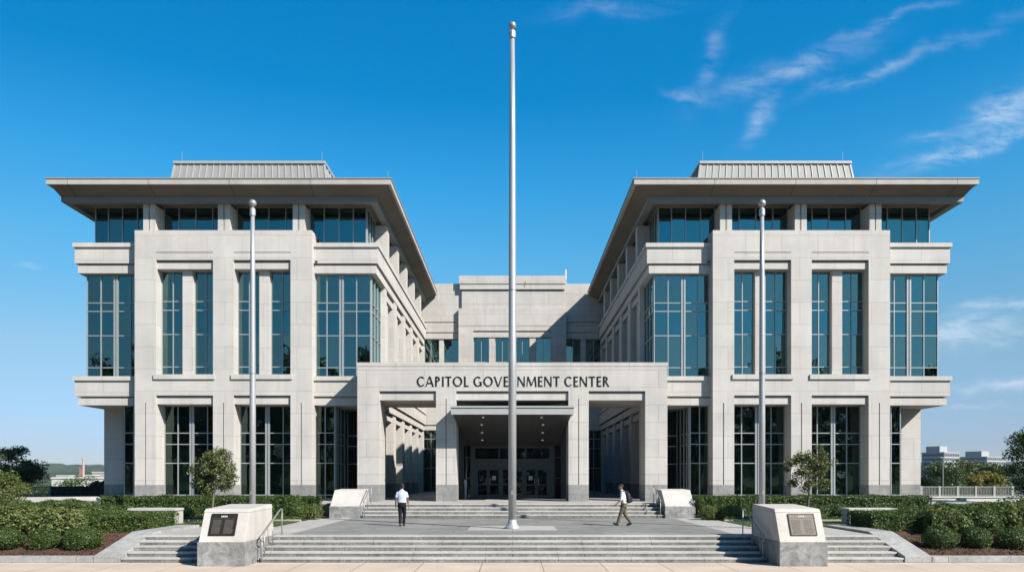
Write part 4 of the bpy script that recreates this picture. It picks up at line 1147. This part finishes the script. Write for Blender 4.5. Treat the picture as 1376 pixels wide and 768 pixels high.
# low far buildings on the left
def far_block(name, x, y, w, d, z0, h, rot, mats, label, wins=None, top=None):
    r = empty(name, (x, y, z0), label, 'building')
    r.rotation_euler = (0, 0, R(rot))
    def bd(mb, nm, mt):
        o = mb.build(nm, mt, r, origin=(0,0,0)); return o
    mb = MB(); mb.box(-w/2, w/2, -d/2, d/2, 0, h); bd(mb, 'wall', mats[0])
    mb = MB(); mb.box(-w/2-.3, w/2+.3, -d/2-.3, d/2+.3, h, h+.8); bd(mb, 'roof', mats[1])
    if top:
        mb = MB(); mb.box(top[0]*w, top[1]*w, -d*.3, d*.3, h+.8, h+top[2]); bd(mb, 'lift_housing', mats[0])
    if wins:
        nx, nz = wins
        for j in range(nz):
            cz = h*(j+.55)/nz
            for i in range(nx):
                mb = MB(); cx = -w/2+w*(i+.5)/nx
                mb.box(cx-w/nx*.36, cx+w/nx*.36, -d/2-.12, -d/2+.1, cz-h/nz*.3, cz+h/nz*.3); bd(mb, 'window', mats[2])
            mb = MB(); mb.box(-w/2-.12, -w/2+.1, -d*.44, d*.44, cz-h/nz*.25, cz+h/nz*.25); bd(mb, 'shaded_window_band', mats[3])  # end face shade painted in as one dark blue band per floor
    return r
far_block('long_shed', -180, 330, 40, 14, -9, 10.9, 0, [M['white_wall'], M['white_wall'], M['far_win']], 'long low white building on the left horizon below the hills', None)
far_block('low_building', -336, 560, 9, 8, -9, 12.2, 0, [M['white_wall'], M['white_wall']], 'small white house under the hills on the left')
far_block('low_building', -318, 560, 11, 8, -9, 12.4, 0, [M['brick_red'], M['white_wall']], 'reddish low building beside the smokestack on the left horizon')
far_block('low_building', -318, 600, 36, 10, -9, 15, 0, [M['conc'], M['white_wall']], 'pale low building behind the smokestack on the left horizon')
mb = MB(); mb.lathe([(.9,0),(.7,12),(.6,22),(.8,22.2),(.8,23.3)], (-264, 458, -9), 16)
tag(mb.build('smokestack', M['pink'], origin=(-264,458,-9)), 'slim pinkish smokestack on the left horizon', 'chimney')
mb = MB(); mb.box(-272.4, -270.6, 468, 470, -9, 8.0); mb.box(-272.6, -270.4, 467.8, 470.2, 8.0, 8.8)
tag(mb.build('brick_tower', M['brick_red'], origin=(-272,471,-9)), 'short brick tower just left of the slim smokestack', 'tower')
far_block('apartment_building', 345, 600, 22, 18, -9, 30.5, 32, [M['far_wall'], M['far_wall'], M['far_win'], M['far_blue']], 'tall apartment block on the right horizon nearest the right wing', (9, 9), (-.5, .0, 5.5))
far_block('apartment_building', 474, 750, 34, 26, -9, 31.0, 30, [M['far_wall'], M['far_wall'], M['far_win'], M['far_blue']], 'long apartment block on the right horizon with a dark blue shaded end', (10, 8), (-.5, -.1, 6.0))
mb = MB(); mb.tube([(40.5, 70, -.2), (40.5, 70, 4.6)], .06, 6); mb.box(40.2, 40.55, 69.9, 70.1, 4.55, 4.68)
tag(mb.build('street_lamp', M['fence_pale'], origin=(40.5,70,-.1)), 'thin grey street lamp among the trees beyond the right fence', 'street lamp')

# wood across the street: mirrored as a dark band in the windows
rs = np.random.RandomState(77); n = 42000
xx = rs.uniform(-110, 110, n); hh = 21.5+3*np.sin(xx*.13)+1.5*np.sin(xx*.31+1)+.8*np.sin(xx*.9)
p = np.c_[xx, -62+rs.uniform(-3, 3, n), hh*rs.uniform(0, 1, n)**.8]
leaf_mesh('wood', p, np.tile([0,1.,.4], (n,1)), 1.3, M['leaf_far'], None, (0,-62,0), 8)
tag(COL.objects[-1], 'dark wood across the street, seen only mirrored in the windows', 'wood', kind='stuff')

# ------------------------------------------------------------------ air
hm = bpy.data.materials.new('haze_air'); hm.use_nodes = True
t = NT(hm.node_tree); t.n.remove(t.n['Principled BSDF'])
pv = t.node('ShaderNodeVolumePrincipled'); pv.inputs['Density'].default_value = .00008; pv.inputs['Color'].default_value = (.72,.86,1,1); pv.inputs['Anisotropy'].default_value = .1
t.l.new(pv.outputs[0], t.n['Material Output'].inputs['Volume'])
mb = MB(); mb.box(-3050, 3050, -420, 4250, -11.2, 48)
tag(mb.build('haze', hm), 'thin blue summer haze over the far hills', 'haze', kind='stuff')

# ------------------------------------------------------------------ people
def loft_tube(mb, pts, rad, n=12):
    """limb: rad entries are r or (ra, rb)"""
    mb.tube(pts, [r if not isinstance(r, tuple) else r[0] for r in rad], n)
def loft_rings(mb, rings, n=18):
    """torso-like: rings (x, y, z, rx, ry)"""
    b = len(mb.v)
    for (x, y, z, rx, ry) in rings:
        for k in range(n):
            a = 2*PI*k/n; mb.v.append((x+rx*math.cos(a), y+ry*math.sin(a), z))
    for i in range(len(rings)-1):
        for k in range(n):
            mb.f.append((b+i*n+k, b+i*n+(k+1)%n, b+(i+1)*n+(k+1)%n, b+(i+1)*n+k)); mb.m.append(0)
    mb.f.append(tuple(b+k for k in reversed(range(n)))); mb.m.append(0)
    e = b+(len(rings)-1)*n; mb.f.append(tuple(e+k for k in range(n))); mb.m.append(0)
def ball(mb, c, r, n=12):
    rings = [(c[0], c[1], c[2]-r[2]*math.cos(PI*k/n), max(.004, r[0]*math.sin(PI*k/n)), max(.004, r[1]*math.sin(PI*k/n))) for k in range(n+1)]
    loft_rings(mb, rings, 14)
def melt(name, mb, mat, parent, vox=.011, rot=None, smooth=8):
    """one continuous skin over the lofts"""
    me = bpy.data.meshes.new(name); me.from_pydata(mb.v, [], mb.f); me.update()
    tmp = bpy.data.objects.new('tmp', me); COL.objects.link(tmp)
    md = tmp.modifiers.new('r', 'REMESH'); md.mode = 'VOXEL'; md.voxel_size = vox; md.use_smooth_shade = True
    ms = tmp.modifiers.new('s', 'SMOOTH'); ms.iterations = smooth; ms.factor = .5
    dg = bpy.context.evaluated_depsgraph_get(); dg.update()
    out = bpy.data.meshes.new_from_object(tmp.evaluated_get(dg))
    bpy.data.objects.remove(tmp); bpy.data.meshes.remove(me)
    out.name = name; out.materials.clear(); out.materials.append(mat)
    out.polygons.foreach_set('use_smooth', [True]*len(out.polygons))
    o = bpy.data.objects.new(name, out)
    return link(o, parent)

def V3(*a): return Vector(a)
def hand(mb, wrist, dirv, palm_n, curl=.35, s=1.0, mirror=1):
    """palm, four unequal bent fingers and a thumb leaving the side of the palm"""
    d = Vector(dirv).normalized(); nrm = Vector(palm_n); nrm = (nrm-d*nrm.dot(d)).normalized(); side = d.cross(nrm)*mirror
    w = Vector(wrist); pe = w+d*.085*s
    for o in (-.028, -.010, .010, .028):
        mb.tube([w+side*o*.6, pe+side*o], [.017*s, .014*s], 8)
    for o, L in ((-.031, .062), (-.010, .075), (.011, .080), (.031, .072)):
        k = pe+side*o*s; a1 = (d+nrm*curl*.5).normalized(); a2 = (d+nrm*curl*1.6).normalized()
        mb.tube([k-d*.02, k, k+a1*L*.5*s, k+a1*L*.5*s+a2*L*.5*s], [.010, .0095, .009, .0075], 7)
    tb = w+d*.028*s+side*.032*s; td = (side*.7+d*.75+nrm*.35).normalized()
    mb.tube([tb-side*.015, tb, tb+td*.035*s, tb+td*.035*s+(d*.9+side*.15+nrm*.3).normalized()*.028*s], [.013, .012, .010, .008], 7)

def head(mb, c, fwd=.0):
    """c: centre of the skull, facing +y"""
    x, y, z = c
    ball(mb, (x, y-.008, z+.018), (.078, .098, .103))
    ball(mb, (x, y+.022, z-.055), (.058, .062, .066))      # jaw
    ball(mb, (x, y+.066, z-.088), (.026, .022, .022))      # chin
    mb.tube([(x, y+.085, z+.018), (x, y+.108, z-.022), (x, y+.088, z-.034)], [.010, .016, .012], 8)   # nose
    ball(mb, (x, y+.084, z-.062), (.026, .014, .011))      # lips
    for s in (-1, 1):
        ball(mb, (x+s*.034, y+.088, z+.028), (.022, .010, .009))   # brow
        ball(mb, (x+s*.080, y-.004, z-.012), (.012, .024, .034))   # ear
def shoe(mb, heel, toe, up=Vector((0,0,1))):
    h, t_ = Vector(heel), Vector(toe); d = (t_-h)
    mb.tube([h+up*.045-d*.04, h+up*.045+d*.12, h+up*.045+d*.45, h+up*.036+d*.78, h+up*.03+d], [.028, .044, .046, .042, .022], 10)
    mb.tube([h+up*.02-d*.02, h+up*.02+d*.4, h+up*.018+d*.97], [.026, .036, .024], 10)

def person(loc, rz, label, J, mats, hair='short', lean=0):
    root_mb = MB(); b = root_mb
    hp, nk, hd = J['hip'], J['neck'], J['head']
    # body: whole figure in skin, clothes over it
    loft_rings(b, [(hp[0],hp[1],hp[2]-.10,.13,.10),(hp[0],hp[1],hp[2],.155,.115),(*J['waist'],.14,.10),(*J['chest'],.175,.115),(*J['shoulder'],.13,.085),(nk[0],nk[1],nk[2],.055,.055)])
    b.tube([Vector(nk)-V3(0,0,.05), nk, Vector(hd)-V3(0,-.0,.05)], [.062,.054,.052], 12)
    head(b, hd)
    for s in ('L', 'R'):
        sh, el, wr = [Vector(p) for p in J['arm'+s]]
        b.tube([sh, sh.lerp(el,.4), el, el.lerp(wr,.35), wr], [.052,.045,.038,.038,.026], 10)
        d = (wr-el).normalized(); hand(b, wr, d+V3(0,.1,0), J['palm'+s], .4, 1, 1 if s == 'L' else -1)
        h_, k_, a_ = [Vector(p) for p in J['leg'+s]]
        b.tube([h_, h_.lerp(k_,.45), k_, k_.lerp(a_,.35), a_], [.085,.075,.052,.052,.034], 12)
        heel, toe = [Vector(p) for p in J['foot'+s]]
        b.tube([a_, heel.lerp(toe,.3)+V3(0,0,.05), heel.lerp(toe,.85)+V3(0,0,.03)], [.036,.034,.024], 8)
    o = melt('person', b, mats['skin'], None)
    o.location = loc; o.rotation_euler = (0,0,rz); tag(o, label, 'person')
    # eyes
    for s in (-1, 1):
        e = MB(); ball(e, (hd[0]+s*.034, hd[1]+.084, hd[2]+.010), (.012,.010,.008), 8); eo = e.build('eye', M['hair'], o, origin=(0,0,0), smooth=True)
    # hair cap
    c = MB(); ball(c, (hd[0], hd[1]-.024, hd[2]+.038), (.083,.098,.098)); ball(c, (hd[0], hd[1]+.02, hd[2]+.088), (.068,.072,.042))
    ball(c, (hd[0], hd[1]-.062, hd[2]-.02), (.060,.05,.052)); melt('hair', c, M['hair'], o, .010)
    # shirt: torso and sleeves, collar
    c = MB(); wv = J['waist']; cv_ = J['chest']; sv = J['shoulder']
    loft_rings(c, [(hp[0],hp[1],hp[2]+.02,.186,.130),(hp[0],hp[1],hp[2]+.07,.190,.135),(wv[0],wv[1],wv[2],.190,.135),((wv[0]+cv_[0])/2,(wv[1]+cv_[1])/2,(wv[2]+cv_[2])/2,.202,.140),(cv_[0],cv_[1],cv_[2],.218,.142),(sv[0],sv[1],sv[2]-.05,.200,.115),(sv[0],sv[1],sv[2],.165,.10),(sv[0],sv[1],sv[2]+.035,.105,.08),(nk[0],nk[1],nk[2]-.02,.075,.072)])
    c.tube([Vector(nk)-V3(0,0,.05), Vector(nk)+V3(0,0,.005)], [.074,.066], 12)
    for s in ('L', 'R'):
        sh, el, wr = [Vector(p) for p in J['arm'+s]]
        if mats['sleeve'] < 1: pts, rad = [sh+(Vector(sv)-sh)*.3, sh, sh.lerp(el, mats['sleeve'])], [.06,.066,.066]
        else: pts, rad = [sh+(Vector(sv)-sh)*.3, sh, el, el.lerp(wr, mats['sleeve']-1)], [.07,.068,.054,.05]
        c.tube(pts, rad, 12)
    melt('shirt', c, mats['shirt'], o)
    # trousers
    c = MB()
    loft_rings(c, [(hp[0],hp[1],hp[2]-.13,.180,.130),(hp[0],hp[1],hp[2]-.04,.186,.137),(hp[0],hp[1],hp[2]+.05,.180,.125)])
    for s in ('L', 'R'):
        h_, k_, a_ = [Vector(p) for p in J['leg'+s]]
        c.tube([h_+V3(0,0,.02), h_.lerp(k_,.35), k_, k_.lerp(a_,.4), a_.lerp(k_,.03)], [.100,.095,.076,.071,.064], 12)
    melt('trousers', c, mats['trousers'], o)
    c = MB(); loft_rings(c, [(hp[0],hp[1],hp[2]+.03,.188,.134),(hp[0],hp[1],hp[2]+.06,.190,.136)]); c.build('belt', M['shoe'], o, origin=(0,0,0))
    for s in ('L', 'R'):
        c = MB(); heel, toe = [Vector(p) for p in J['foot'+s]]; shoe(c, heel, toe, J.get('up'+s, V3(0,0,1))); melt('shoe', c, M['shoe'], o, .009)
    return o

# man walking away from us towards the steps
JA = dict(hip=(0,0,.93), waist=(0,.01,1.10), chest=(0,.02,1.30), shoulder=(0,.02,1.44), neck=(0,.025,1.53), head=(0.005,.05,1.66),
    armL=[(-.175,.015,1.385),(-.240,-.03,1.12),(-.262,.06,.87)], armR=[(.175,.015,1.385),(.245,.0,1.12),(.268,.03,.87)],
    palmL=(1,0,0), palmR=(-1,0,0),
    legL=[(-.085,0,.90),(-.065,.01,.50),(-.045,-.13,.10)], legR=[(.085,0,.90),(.09,.12,.50),(.055,.15,.09)],
    footL=[(-.045,-.19,.015),(-.06,.04,.0)], footR=[(.055,.10,.0),(.07,.35,.0)])
person((-4.62, 31.1, PZ), 0, 'man in a pale blue short sleeved shirt and dark trousers walking away towards the steps', JA,
       dict(skin=M['skin_a'], shirt=M['shirt_blue'], trousers=M['navy'], sleeve=.72))
# man striding to the left with a backpack
JB = dict(hip=(0,-.02,.90), waist=(0,.0,1.07), chest=(0,.04,1.27), shoulder=(0,.05,1.41), neck=(0,.075,1.50), head=(0,.115,1.625),
    armL=[(-.20,.05,1.38),(-.225,.10,1.11),(-.20,.28,.93)], armR=[(.20,.05,1.38),(.23,-.06,1.12),(.22,.06,.90)],
    palmL=(1,0,.2), palmR=(-1,0,0),
    legL=[(-.085,-.02,.88),(-.08,.13,.49),(-.07,.25,.11)], legR=[(.085,-.02,.88),(.085,-.06,.48),(.075,-.30,.15)],
    footL=[(-.07,.21,.01),(-.08,.45,.08)], footR=[(.075,-.34,.07),(.085,-.12,.0)])
pb = person((4.66, 31.2, PZ), R(82), 'man in a white shirt and olive trousers striding left across the plaza', JB,
       dict(skin=M['skin_b'], shirt=M['shirt_white'], trousers=M['olive'], sleeve=1.25))
# the backpack he carries
bp = empty('backpack', (4.66, 31.2, PZ), 'black backpack slung on the back of the man in the white shirt', 'backpack')
bp.rotation_euler = (0, 0, R(82))
c = MB(); loft_rings(c, [(0,-.20,.96,.10,.07),(0,-.215,1.0,.145,.105),(0,-.205,1.15,.155,.12),(0,-.19,1.30,.145,.11),(0,-.165,1.40,.10,.07),(0,-.16,1.42,.05,.03)])
o = melt('pack_body', c, M['pack'], bp, .012)
c = MB(); loft_rings(c, [(0,-.30,.99,.08,.04),(0,-.325,1.03,.11,.06),(0,-.32,1.15,.11,.06),(0,-.30,1.20,.08,.04)])
melt('front_pocket', c, M['pack'], bp, .012)
for s in (-1, 1):
    c = MB(); c.tube([(s*.11,-.13,1.40),(s*.12,-.03,1.47),(s*.125,.09,1.46),(s*.13,.175,1.34),(s*.145,.15,1.18),(s*.17,.02,1.08),(s*.15,-.12,1.02)], [.02]*7, 8)
    c.build('strap', M['pack_hi'], bp, origin=(0,0,0), smooth=True)
c = MB(); c.tube([(-.04,-.17,1.41),(-.03,-.175,1.46),(.03,-.175,1.46),(.04,-.17,1.41)], [.012]*4, 8); c.build('carry_handle', M['pack_hi'], bp, origin=(0,0,0), smooth=True)

# repeats of a kind share a group
from collections import defaultdict
kinds = defaultdict(list)
for o in COL.objects:
    if o.parent is None and o.get('label') and not o.get('kind') and not o.get('group'): kinds[o.name.split('.')[0]].append(o)
GROUPS = {'round_shrub': 'round shrubs in the mulch beds', 'leafy_shrub': 'loose leafy shrubs behind the round ones', 'small_shrub': 'small shrubs by the hedges',
          'hedge': 'clipped hedges', 'young_tree': 'young trees before the wings', 'flagpole': 'bare flagpoles on the plaza', 'plaque_pedestal': 'plaque pedestals flanking the steps',
          'step_block': 'stone blocks flanking the upper steps', 'handrail': 'handrails of the steps', 'stone_stairs': 'flights of granite steps', 'cheek_wall': 'cheek walls of the steps',
          'stone_bench': 'stone bench walls', 'metal_fence': 'metal fences', 'garden_wall': 'low garden walls', 'broad_tree': 'trees at the picture edges',
          'low_building': 'small far buildings on the left', 'apartment_building': 'far apartment blocks on the right'}
for k, v in kinds.items():
    if len(v) > 1 and k in GROUPS:
        for o in v: o['group'] = GROUPS[k]
